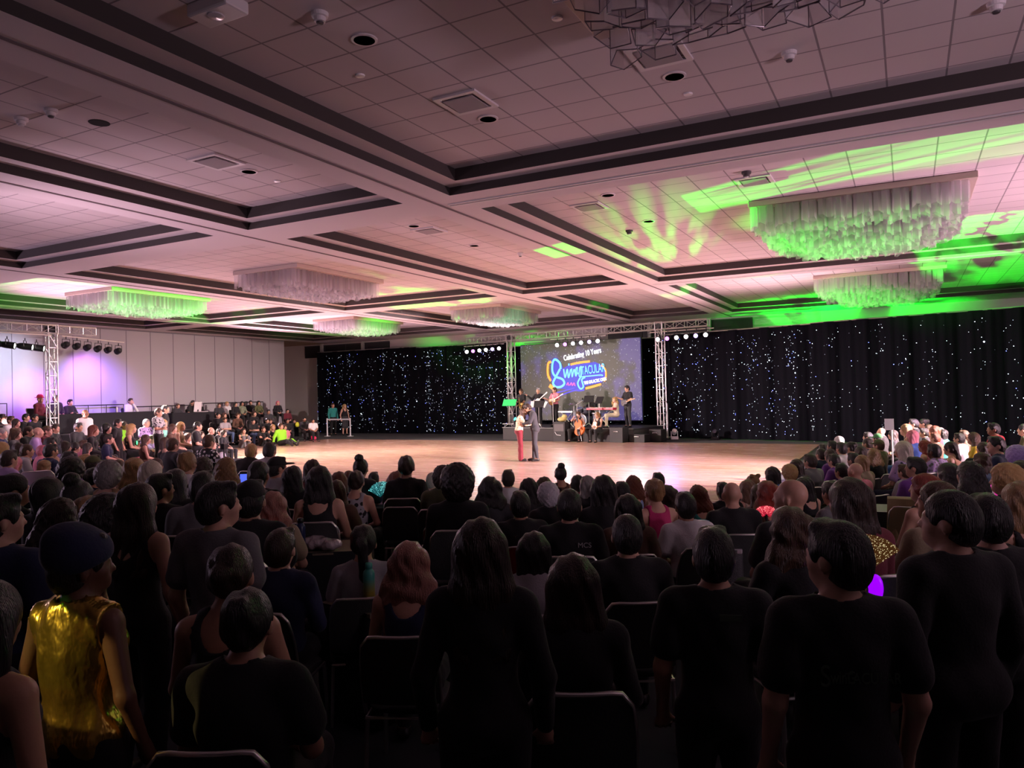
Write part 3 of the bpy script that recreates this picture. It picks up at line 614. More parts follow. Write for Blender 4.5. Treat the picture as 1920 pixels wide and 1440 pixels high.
# pose = joints in metres, figure faces +Y, stands / sits at the origin
def pose(pel,chest,neck,head,sh,el,wr,hip,kn,an,toe=None,turn=0,nod=0,tilt=0,fem=False,hands=None):
    w=.93 if fem else 1.
    d=dict(pel=V3(*pel),chest=V3(*chest),neck=V3(*neck),head=V3(*head),fem=fem,turn=turn,nod=nod,tilt=tilt)
    for n,v in (('sh',sh),('el',el),('wr',wr),('hip',hip),('kn',kn),('an',an)): d[n]=[V3(*v[0]),V3(*v[1])]
    for i in (0,1): d['sh'][i][0]=d['chest'][0]+(d['sh'][i][0]-d['chest'][0])*w
    d['toe']=[V3(*t) for t in toe] if toe else [d['an'][i]+V3((-.03,.03)[i],.15,-.045) for i in (0,1)]
    d['HM']=rotz(R(turn))@rotx(R(nod))@roty(R(tilt)); return d
def sym(x,y,z): return ((-x,y,z),(x,y,z))
POSES={}
def addpose(n,**k): POSES[n]=pose(**k)
ST=dict(pel=(0,0,.95),chest=(0,-.01,1.27),neck=(0,-.02,1.43),head=(0,.015,1.585),hip=sym(.09,0,.90),kn=sym(.10,.02,.49),an=sym(.11,-.02,.08))
for tn,t in (('',0),('_l',40),('_r',-40)):
    addpose('stand'+tn,**ST,sh=sym(.175,-.02,1.385),el=sym(.235,-.04,1.11),wr=sym(.235,.06,.88),turn=t)
    addpose('cross'+tn,**ST,sh=sym(.175,-.02,1.385),el=sym(.225,.05,1.13),wr=((.08,.22,1.14),(-.08,.20,1.10)),turn=t)
    addpose('sit'+tn,pel=(0,0,.56),chest=(0,-.03,.85),neck=(0,-.01,1.02),head=(0,.03,1.165),sh=sym(.175,-.02,.965),el=sym(.225,.04,.71),wr=sym(.09,.25,.64),hip=sym(.09,.03,.53),kn=sym(.13,.43,.52),an=sym(.14,.42,.08),turn=t)
    addpose('lean'+tn,pel=(0,0,.56),chest=(0,.08,.83),neck=(0,.15,.98),head=(0,.21,1.115),sh=sym(.175,.12,.92),el=sym(.20,.28,.70),wr=sym(.05,.42,.72),hip=sym(.09,.03,.53),kn=sym(.15,.43,.52),an=sym(.15,.40,.08),turn=t,nod=-5)
addpose('chin',pel=(0,0,.56),chest=(0,.04,.84),neck=(0,.08,1.00),head=(0,.14,1.145),sh=sym(.17,.06,.95),el=((-.17,.33,.74),(.2,.1,.7)),wr=((-.06,.24,1.03),(.06,.34,.66)),hip=sym(.09,.03,.53),kn=sym(.13,.43,.52),an=sym(.14,.42,.08),turn=5)
addpose('folded',pel=(0,0,.56),chest=(0,-.03,.85),neck=(0,-.02,1.02),head=(0,.02,1.165),sh=sym(.18,-.02,.965),el=sym(.23,.08,.74),wr=((.08,.22,.76),(-.08,.20,.72)),hip=sym(.09,.03,.53),kn=sym(.2,.42,.52),an=sym(.19,.38,.08))
addpose('floor',pel=(0,0,.13),chest=(0,.02,.42),neck=(0,.04,.585),head=(0,.08,.73),sh=sym(.17,.02,.535),el=sym(.24,.14,.33),wr=sym(.12,.32,.26),hip=sym(.09,.04,.12),kn=sym(.34,.28,.15),an=((.12,.36,.07),(-.12,.42,.07)),toe=((.22,.38,.05),(-.22,.42,.05)))
addpose('knees',pel=(0,0,.13),chest=(0,.05,.42),neck=(0,.10,.58),head=(0,.15,.725),sh=sym(.17,.08,.53),el=sym(.22,.28,.42),wr=((.04,.47,.36),(-.04,.49,.34)),hip=sym(.09,.04,.12),kn=sym(.10,.37,.47),an=sym(.10,.52,.08))
addpose('legsout',pel=(0,0,.13),chest=(0,-.05,.42),neck=(0,-.06,.585),head=(0,-.03,.73),sh=sym(.17,-.06,.535),el=sym(.24,-.12,.33),wr=sym(.25,-.2,.09),hip=sym(.09,.04,.12),kn=sym(.09,.44,.2),an=sym(.1,.84,.08),toe=((-.13,.9,.2),(.13,.9,.2)))
# band and couple
addpose('guitar',**{**ST,'neck':(0,-.01,1.43)},sh=sym(.175,-.02,1.385),el=((-.26,.02,1.16),(.25,.06,1.14)),wr=((-.06,.2,1.06),(.33,.26,1.22)),turn=-10,nod=-8)
addpose('sax',**ST,sh=sym(.175,-.02,1.385),el=sym(.24,.08,1.13),wr=((-.06,.26,.98),(.03,.27,1.13)),turn=0,nod=-8)
addpose('bass',**{**ST,'neck':(0,-.01,1.43)},sh=sym(.175,-.02,1.385),el=((-.26,.02,1.16),(.28,.1,1.2)),wr=((-.05,.2,1.02),(.42,.26,1.38)),turn=15,nod=-4)
addpose('keys',pel=(0,0,.56),chest=(0,.0,.85),neck=(0,.02,1.02),head=(0,.06,1.165),sh=sym(.17,.0,.965),el=sym(.22,.1,.74),wr=sym(.14,.36,.80),hip=sym(.09,.03,.53),kn=sym(.13,.43,.52),an=sym(.14,.42,.08),turn=60,fem=True)
addpose('drums',pel=(0,0,.56),chest=(0,.0,.85),neck=(0,.02,1.02),head=(0,.06,1.165),sh=sym(.18,.0,.965),el=sym(.27,.12,.78),wr=sym(.2,.36,.86),hip=sym(.09,.03,.53),kn=sym(.25,.38,.52),an=sym(.25,.4,.08))
addpose('cello',pel=(0,0,.50),chest=(0,.02,.80),neck=(0,.05,.96),head=(-.03,.11,1.10),sh=sym(.17,.02,.905),el=((-.34,.12,.74),(.30,.14,.86)),wr=((-.34,.38,.62),(.10,.26,.99)),hip=sym(.09,.03,.47),kn=sym(.24,.38,.47),an=sym(.24,.36,.08),turn=10,nod=-16,fem=True)
addpose('violin',pel=(0,0,.50),chest=(0,.02,.79),neck=(0,.04,.96),head=(.02,.08,1.10),sh=sym(.17,.02,.905),el=((-.2,.18,.66),(.2,.16,.64)),wr=((-.02,.30,.62),(.05,.32,.66)),hip=sym(.09,.03,.47),kn=sym(.12,.42,.47),an=sym(.12,.42,.08),turn=-5,nod=-12,fem=True)
addpose('dance_woman',pel=(0,-.06,.93),chest=(0,-.02,1.22),neck=(0,.03,1.37),head=(0,.10,1.50),hip=sym(.085,-.05,.88),kn=sym(.08,-.02,.48),an=sym(.08,-.03,.08),sh=sym(.16,.0,1.32),el=((-.2,.02,1.05),(.2,.16,1.12)),wr=((-.19,.04,.80),(.12,.34,1.12)),turn=0,nod=14,fem=True)
addpose('dance_man',pel=(0,-.04,.96),chest=(0,.0,1.28),neck=(0,.07,1.44),head=(0,.16,1.55),hip=sym(.09,-.04,.91),kn=sym(.10,-.03,.50),an=((-.11,-.10,.08),(.11,.0,.08)),sh=sym(.18,.01,1.385),el=sym(.23,.10,1.14),wr=((-.12,.30,1.1),(.16,.26,1.05)),turn=0,nod=-32)
addpose('tray',**ST,sh=sym(.175,-.02,1.385),el=sym(.22,.02,1.12),wr=sym(.1,.26,1.14))
for k in list(POSES):
    if k[:5] in('stand','cross') or k[:3]=='sit' or k[:4] in('lean','chin','fold','floo','knee'):
        p=dict(POSES[k]); p['fem']=True; q={kk:([v.copy() for v in vv] if isinstance(vv,list) else vv) for kk,vv in p.items()}
        for i in (0,1): q['sh'][i][0]*=.9
        POSES[k+'_f']=q
HTOP=.118
def headtop(p): return p['head']+p['HM']@V3(0,0,HTOP)
def head_prims(F,c,M,e=0):
    P=lambda x,y,z: c+M@V3(x,y,z)
    F.ell(P(0,-.012,.025),(.076+e,.094+e,.090+e),M,.02); F.ell(P(0,.02,-.035),(.060+e,.072+e,.078+e),M,.03)
    F.cap(P(0,.075,-.075),P(0,.05,-.085),.024+e,.03+e,.03)
    if e==0:
        F.cap(P(0,.088,.012),P(0,.108,-.022),.009,.014,.014); F.cap(P(-.035,.082,.022),P(.035,.082,.022),.012,.012,.02)
        F.cap(P(-.02,.088,-.055),P(.02,.088,-.055),.008,.008,.012)
        for s_ in (-1,1):
            F.ell(P(s_*.083,-.008,-.012),(.013,.023,.034),M,.008); F.cut(P(s_*.031,.098,.008),(.017,.012,.011),M); F.ell(P(s_*.031,.078,.008),(.014,.014,.013),M,.004); F.cap(P(s_*.045,.06,-.02),P(s_*.04,.06,-.03),.02,.02,.03)
def torso_prims(F,p,e=0,hem=.0,k=.05):
    f=p['fem']; pel,ch,nk=p['pel'],p['chest'],p['neck']; ax=(ch-pel); ax/=np.linalg.norm(ax); M=np.stack([V3(1,0,0),np.cross(ax,V3(1,0,0)),ax],1)
    mid=(pel*.55+ch*.45)
    F.ell(pel+V3(0,-.01,0),((.165 if f else .158)+e,.115+e,.12+e),M,k); F.ell(mid,((.118 if f else .14)+e,.098+e,.17+e),M,k); F.ell(ch+ax*.0,((.138 if f else .162)+e,.108+e,.17+e),M,k)
    F.cap(p['sh'][0]*.93+ch*.07,p['sh'][1]*.93+ch*.07,.056+e,.056+e,k); F.cap(nk-V3(0,0,.01),nk-V3(0,0,.03),.07+e,.07+e,.04)
    for i in (0,1): F.cap(p['sh'][i]*.8+nk*.2,nk,.045+e,.05+e,.03)
    if f:
        fwd=M[:,1] if M[1,1]>0 else -M[:,1]
        for s_ in (-1,1): F.ell(ch+V3(s_*.065,0,0)+fwd*.085+ax*.0,(.056+e,.05+e,.055+e),None,.03)
def arm_prims(F,p,i,e=0,upto=2.0,k=.02):
    s_,el,wr=p['sh'][i],p['el'][i],p['wr'][i]; f=.88 if p['fem'] else 1
    if upto>=1:
        F.cap(s_,el,.054*f+e,.040*f+e,k); t=min(1,upto-1)
        if t>0: F.cap(el,el+(wr-el)*t,.041*f+e,(.041-(.014*t))*f+e,k)
    else: F.cap(s_,s_+(el-s_)*upto,.054*f+e,.047*f+e*1.6,k)
def hand_prims(F,p,i):
    el,wr=p['el'][i],p['wr'][i]; d=(wr-el)/np.linalg.norm(wr-el); sd=(-1,1)[i]
    a=np.cross(d,V3(0,0,1) if abs(d[2])<.8 else V3(0,1,0)); a/=np.linalg.norm(a); b=np.cross(a,d); b=-b if b[2]>0 and abs(d[2])<.8 else b
    pc=wr+d*.045; F.cap(wr,pc+d*.01,.026,.03,.02); F.cap(pc+a*.018,pc-a*.018+d*.02,.02,.02,.015)
    for q,(o,L) in enumerate(((-.033,.060),(-.011,.072),(.011,.068),(.032,.052))):
        k0=pc+d*.035+a*o; k1=k0+d*L*.5+b*.012; k2=k1+d*L*.35+b*.03; F.cap(k0,k1,.0095,.009,.006); F.cap(k1,k2,.009,.0075,.006)
    th=a*(-.03)*sd; F.cap(pc+th-d*.015,pc+th*1.9+d*.02+b*.01,.012,.010,.01); F.cap(pc+th*1.9+d*.02+b*.01,pc+th*1.9+d*.045+b*.025,.010,.008,.006)
def leg_prims(F,p,i,e=0,t=1.,k=.03,flare=0):
    h,kn,an=p['hip'][i],p['kn'][i],p['an'][i]
    F.cap(h,kn,.085+e,.056+e,k)
    if t>0:
        F.cap(kn,kn+(an-kn)*t,.054+e,.037+e+flare,k); u=(an-kn); back=V3(0,-.018,0) if abs(u[2])>.25 else V3(0,0,-.018)
        F.ell(kn+u*.3+back,(.05+e,.05+e,.09+e) if abs(u[2])>.25 else (.05+e,.09+e,.05+e),None,k)
def bounds(p,pad=.2):
    A=np.array([p['pel'],p['chest'],p['neck'],p['head'],*p['sh'],*p['el'],*p['wr'],*p['hip'],*p['kn'],*p['an'],*p['toe']]); lo=A.min(0)-pad; hi=A.max(0)+pad; lo[2]=max(lo[2],-.02); return lo,hi
_PM={}
VX=.0125
def body_mesh(pn):
    k=('b',pn)
    if k not in _PM:
        p=POSES[pn]; F=Field(*bounds(p),VX); torso_prims(F,p)
        F.cap(p['neck']-V3(0,.0,.02),p['head']+p['HM']@V3(0,-.015,-.05),.056,.050,.03); head_prims(F,p['head'],p['HM'])
        for i in (0,1):
            arm_prims(F,p,i); hand_prims(F,p,i); leg_prims(F,p,i)
            F.cap(p['an'][i],p['toe'][i],.036,.026,.02)
        _PM[k]=F.mesh('body')
    return _PM[k]
def folds(amp=.0035,f=38): return lambda X,Y,Z: amp*np.sin(f*X+14*Z+3*np.sin(17*Y))*np.sin(21*Z+9*X)
def top_mesh(pn,kind):
    k=('t',pn,kind)
    if k in _PM: return _PM[k]
    p=POSES[pn]; F=Field(*bounds(p),VX); e={'tee':.014,'tank':.010,'long':.014,'jacket':.018,'halter':.009,'vest':.02}[kind]
    torso_prims(F,p,e,k=.05)
    if kind in('tee',):
        for i in (0,1): arm_prims(F,p,i,e+.006,.62)
    elif kind in('long','jacket'):
        for i in (0,1): arm_prims(F,p,i,e,1.95)
    if kind=='jacket':
        F.cap(p['pel']+V3(-.08,-.02,-.03),p['pel']+V3(.08,-.02,-.03),.12,.12,.05)
    nk=p['neck']; ax=(p['chest']-p['pel']); ax/=np.linalg.norm(ax)
    # neck opening
    F.cut(nk+ax*.055+V3(0,.02,0),(.075,.085,.055))
    if kind in('tank','halter'):
        for i in (0,1): F.cut(p['sh'][i]+(p['sh'][i]-nk)*.25+ax*.0,(.085 if kind=='tank' else .1,.13,.14))
        F.cut(nk+ax*.02+V3(0,-.09,0),(.085,.08,.15 if kind=='tank' else .05)); F.cut(nk+V3(0,.12,0),(.08,.09,.11))
    if kind=='vest':
        for i in (0,1): F.cut(p['sh'][i]+(p['sh'][i]-nk)*.38,(.07,.13,.13))
    F.noise(folds({'jacket':.0025,'vest':.006}.get(kind,.004),60 if kind=='vest' else 38)); _PM[k]=F.mesh('top'); return _PM[k]
def bottom_mesh(pn,kind):
    k=('l',pn,kind)
    if k in _PM: return _PM[k]
    p=POSES[pn]; F=Field(*bounds(p),.014); f=p['fem']; e=.013
    F.ell(p['pel']+V3(0,-.01,-.01),((.168 if f else .16)+e,.12+e,.12+e),None,.05)
    if kind=='skirt':
        c=(p['kn'][0]+p['kn'][1])/2; F.cap(p['pel'],c,.14,.13,.05)
        for i in (0,1): F.cap(p['hip'][i],p['kn'][i],.10,.09,.08)
    else:
        for i in (0,1): leg_prims(F,p,i,e,{'trousers':.93,'shorts':0,'flare':.97}[kind],.03,.03 if kind=='flare' else 0)
    F.noise(folds(.003)); _PM[k]=F.mesh('bottoms'); return _PM[k]
def shoe_mesh(pn):
    k=('s',pn)
    if k in _PM: return _PM[k]
    p=POSES[pn]; lo=np.minimum(*[np.minimum(p['an'][i],p['toe'][i]) for i in (0,1)])-.09; hi=np.maximum(*[np.maximum(p['an'][i],p['toe'][i]) for i in (0,1)])+.09; lo[2]=max(lo[2],-.01)
    F=Field(lo,hi,.012)
    for i in (0,1): F.cap(p['an'][i]-V3(0,0,.025),p['toe'][i],.046,.036,.02); F.cap(p['an'][i]+V3(0,-.03,-.035),p['an'][i]-V3(0,0,.03),.038,.04,.02)
    _PM[k]=F.mesh('shoes'); return _PM[k]
# hair in head coordinates
def hair_mesh(kind):
    k=('h',kind)
    if k in _PM: return _PM[k]
    long_=kind in('long','longwavy','curlylong','pony','ponylow','braid'); zlo=-.62 if long_ else -.34
    F=Field((-.26,-.26,zlo),(.26,.2,.30),.0095 if not long_ else .0105)
    c=V3(0,-.014,.030)
    e={'short':.014,'buzz':.006,'crew':.012,'bald':0,'afro':.05,'curly':.032,'bob':.02,'bun':.013,'topbun':.013,'space_buns':.013,'updo':.015,'cap':.016,'wrap':.03,'beanie':.02}.get(kind,.018)
    F.ell(c,(.077+e,.095+e,.092+e),None,.02)
    if kind in('short','crew','curly','afro'): F.ell((0,-.05,-.02),(.068+e,.062+e,.075+e),None,.03)
    if kind=='short': F.cap((-.03,.05,.10),(.04,.055,.105),.03,.03,.02)
    if kind=='afro': F.ell((0,-.03,.05),(.135,.14,.135),None,.03)
    if kind=='curly':
        F.ell((0,-.03,.03),(.11,.115,.115),None,.03)
    if kind in('bob',):
        for s_ in (-1,0,1): F.cap((s_*.05,-.04,.03),(s_*.075,-.045 if s_ else -.075,-.12),.06,.045,.04)
    if kind in('long','longwavy','curlylong'):
        w_={'long':1,'longwavy':1.25,'curlylong':1.35}[kind]
        for s_ in (-1,-.5,0,.5,1):
            F.cap((s_*.05,-.045,.03),(s_*.082*w_,-.055-.02*(1-abs(s_)),-.14),.058,.045*w_,.04); F.cap((s_*.082*w_,-.055-.02*(1-abs(s_)),-.14),(s_*.085*w_,-.10,-.38 if kind!='curlylong' else -.30),.045*w_,.028,.04)
    if kind in('bun','updo','topbun','space_buns','pony','ponylow','braid'):
        F.ell((0,-.05,.0),(.074,.06,.08),None,.03)
    if kind=='bun': F.ell((0,-.125,.03),(.045,.04,.045),None,.012)
    if kind=='updo': F.ell((0,-.10,.06),(.05,.05,.07),None,.02); F.ell((0,-.09,-.02),(.05,.04,.05),None,.02)
    if kind=='topbun': F.ell((0,-.065,.14),(.056,.054,.050),None,.02)
    if kind=='space_buns':
        for s_ in (-1,1): F.ell((s_*.05,-.07,.12),(.036,.036,.032),None,.02)
    if kind=='pony': F.cap((0,-.11,.07),(0,-.16,.02),.03,.035,.02); F.cap((0,-.16,.02),(.01,-.15,-.2),.038,.032,.03); F.cap((.01,-.15,-.2),(0,-.13,-.36),.032,.012,.03)
    if kind=='ponylow': F.cap((0,-.10,-.03),(0,-.13,-.15),.038,.04,.03); F.cap((0,-.13,-.15),(.0,-.13,-.40),.04,.015,.03)
    if kind=='braid': [F.ell((0,-.115-.002*j,-.02-.05*j),(.032-.002*j,.03-.002*j,.035),None,.01) for j in range(8)]
    # face and ears left free
    F.cut((0,.115,-.045),(.078,.088,.115)); F.cut((0,.05,-.115),(.10,.085,.07))
    if kind in('short','crew','buzz','bald','cap','bun','updo','topbun','space_buns','pony'):
        for s_ in (-1,1): F.cut((s_*.088,.004,-.03),(.03,.042,.048))
        F.cut((0,-.02,-.15),(.12,.12,.065))
    if kind in('afro','curly','curlylong'):
        F.noise(lambda X,Y,Z: .007*np.sin(95*X)*np.sin(90*Y+1)*np.sin(88*Z+2)+.005*np.sin(150*X+1)*np.sin(140*Z))
    elif kind=='longwavy': F.noise(lambda X,Y,Z: .005*np.sin(85*X+3*np.sin(22*Z))+.004*np.sin(60*Z+20*X))
    elif long_ or kind in('bob','updo','bun'): F.noise(lambda X,Y,Z: .0045*np.sin(120*X+5*np.sin(9*Z))*np.cos(30*Y)+.003*np.sin(64*X+9*Y+3*np.sin(12*Z)))
    else: F.noise(lambda X,Y,Z: .0025*np.sin(110*X+60*Y)*np.sin(90*Z+30*X))
    _PM[k]=F.mesh('hair'); return _PM[k]
def hat_mesh(kind):
    k=('hat',kind)
    if k in _PM: return _PM[k]
    F=Field((-.2,-.2,-.08),(.2,.28,.32),.0095)
    if kind=='cap':
        F.ell((0,-.012,.035),(.098,.115,.105),None,.02); F.clip(lambda X,Y,Z: .035-Z); F.ell((0,.125,.045),(.07,.085,.010),None,.01)
    elif kind=='wrap': F.ell((0,-.02,.06),(.122,.13,.10),None,.03); F.ell((0,-.05,.12),(.09,.09,.06),None,.03); F.clip(lambda X,Y,Z: (.0+.35*Y)-Z)
    elif kind=='beret': F.ell((.01,-.02,.10),(.125,.13,.045),None,.03); F.ell((0,-.01,.06),(.095,.11,.05),None,.03)
    elif kind=='fedora': F.ell((0,-.01,.075),(.165,.18,.012),None,.01); F.ell((0,-.01,.11),(.09,.105,.085),None,.02); F.cut((0,-.01,.21),(.03,.08,.03))
    F.noise(lambda X,Y,Z: .002*np.sin(60*X+30*Z)); _PM[k]=F.mesh('hat'); return _PM[k]
# ---------------------------------------------------------------- skin, cloth and hair materials
SK={'l':(.62,.36,.26),'m':(.48,.26,.17),'t':(.34,.17,.10),'d':(.16,.075,.045),'p':(.70,.42,.34)}
def skin(k): return mat('skin_'+k,SK[k],.5,bump=.05,bscale=60,var=.06)
HC={'k':('black',(.010,.008,.008)),'b':('dark_brown',(.030,.016,.010)),'n':('brown',(.075,.036,.018)),'a':('auburn',(.14,.035,.014)),'y':('blond',(.50,.31,.12)),'w':('platinum',(.62,.56,.46)),'g':('grey',(.30,.28,.27)),'s':('silver',(.62,.60,.66)),'r':('red',(.25,.03,.015)),'v':('lilac',(.45,.35,.85)),'z':('strawberry',(.34,.15,.11)),'q':('pink',(.75,.22,.30)),'o':('honey',(.30,.17,.07)),'u':('light_brown',(.19,.11,.065))}
def hairm(k):
    n,c=HC[k]; return mat(n+'_hair',c,.42,bump=.7,bscale=30,stretch=(6,6,.5),var=.35)
CC=dict(black=(.008,.008,.010),char=(.035,.036,.042),grey=(.15,.15,.16),lgrey=(.36,.35,.38),white=(.75,.74,.76),navy=(.015,.022,.07),blue=(.05,.12,.42),lblue=(.30,.42,.70),red=(.42,.02,.03),maroon=(.14,.015,.03),pink=(.70,.22,.30),magenta=(.55,.03,.16),purple=(.17,.05,.30),green=(.05,.22,.07),olive=(.09,.10,.04),mint=(.22,.62,.48),teal=(.03,.30,.28),tan=(.45,.28,.17),beige=(.55,.45,.34),brown=(.10,.05,.03),neon=(.35,.95,.04),yellow=(.75,.55,.05),cream=(.66,.58,.42),peach=(.75,.40,.26),orange=(.7,.2,.03),denim=(.08,.13,.26),khaki=(.30,.24,.15),lilac=(.45,.32,.62),sage=(.22,.26,.17))
def cloth(k):
    if k.startswith('pat_'):
        _,a,b=k.split('_')
        if k in _M: return _M[k]
        m,nt,bs=nodes(k+'_print_cloth'); bs.inputs['Roughness'].default_value=.8; tc=nt.nodes.new('ShaderNodeTexCoord'); v=nt.nodes.new('ShaderNodeTexVoronoi'); v.inputs['Scale'].default_value=16
        r=nt.nodes.new('ShaderNodeValToRGB'); r.color_ramp.interpolation='CONSTANT'; r.color_ramp.elements[0].color=(*CC[a],1); r.color_ramp.elements[1].color=(*CC[b],1); r.color_ramp.elements[1].position=.36
        nt.links.new(tc.outputs['Object'],v.inputs['Vector']); nt.links.new(v.outputs['Distance'],r.inputs[0]); nt.links.new(r.outputs[0],bs.inputs['Base Color']); _M[k]=m; return m
    return mat(k+'_cloth',CC[k],.85,bump=.15,bscale=90,sheen=.1)
m_shoe=mat('dark_shoe_leather',(.02,.018,.018),.4); m_shoe_w=mat('white_shoe',(.7,.7,.7),.5)
def person(loc,pn,yaw_deg,sk,hair,hc,top,tc,bot='trousers',bc='black',label='',group='audience around the dance floor',scale=1,hat=None,hatc=None,shoes=m_shoe,extra=None,cat='person'):
    p=POSES[pn]; t=empty('person',loc,R(yaw_deg),label,cat,group,scale)
    link_mesh('body',body_mesh(pn),t,mats=None)
    b=t.children[0] if t.children else None
    b=[o for o in t.children][-1]
    if not b.data.materials: b.data.materials.append(skin('m'))
    b.material_slots[0].link='OBJECT'; b.material_slots[0].material=skin(sk)
    def part(name,me,m):
        if not me.materials: me.materials.append(m)
        o=link_mesh(name,me,t); o.material_slots[0].link='OBJECT'; o.material_slots[0].material=m; return o
    dress=bot=='dress'
    if top: part({'tee':'shirt','long':'long_sleeved_shirt','tank':'tank_top','jacket':'jacket','halter':'halter_top','vest':'vest'}[top],top_mesh(pn,top),cloth(tc))
    if dress: part('skirt',bottom_mesh(pn,'skirt'),cloth(tc))
    else: part({'trousers':'trousers','shorts':'shorts','skirt':'skirt','flare':'trousers'}[bot],bottom_mesh(pn,bot),cloth(bc))
    if shoes: part('shoes',shoe_mesh(pn),shoes)
    M4=Matrix([[*p['HM'][0],p['head'][0]],[*p['HM'][1],p['head'][1]],[*p['HM'][2],p['head'][2]],[0,0,0,1]])
    if hair=='bald': hair=None
    if hair and hair!='none': part('hair',hair_mesh(hair),hairm(hc)).matrix_local=M4
    if hat: part('hat',hat_mesh(hat),cloth(hatc)).matrix_local=M4
    return t
def head_matrix(pn):
    p=POSES[pn]; return Matrix([[*p['HM'][0],p['head'][0]],[*p['HM'][1],p['head'][1]],[*p['HM'][2],p['head'][2]],[0,0,0,1]])
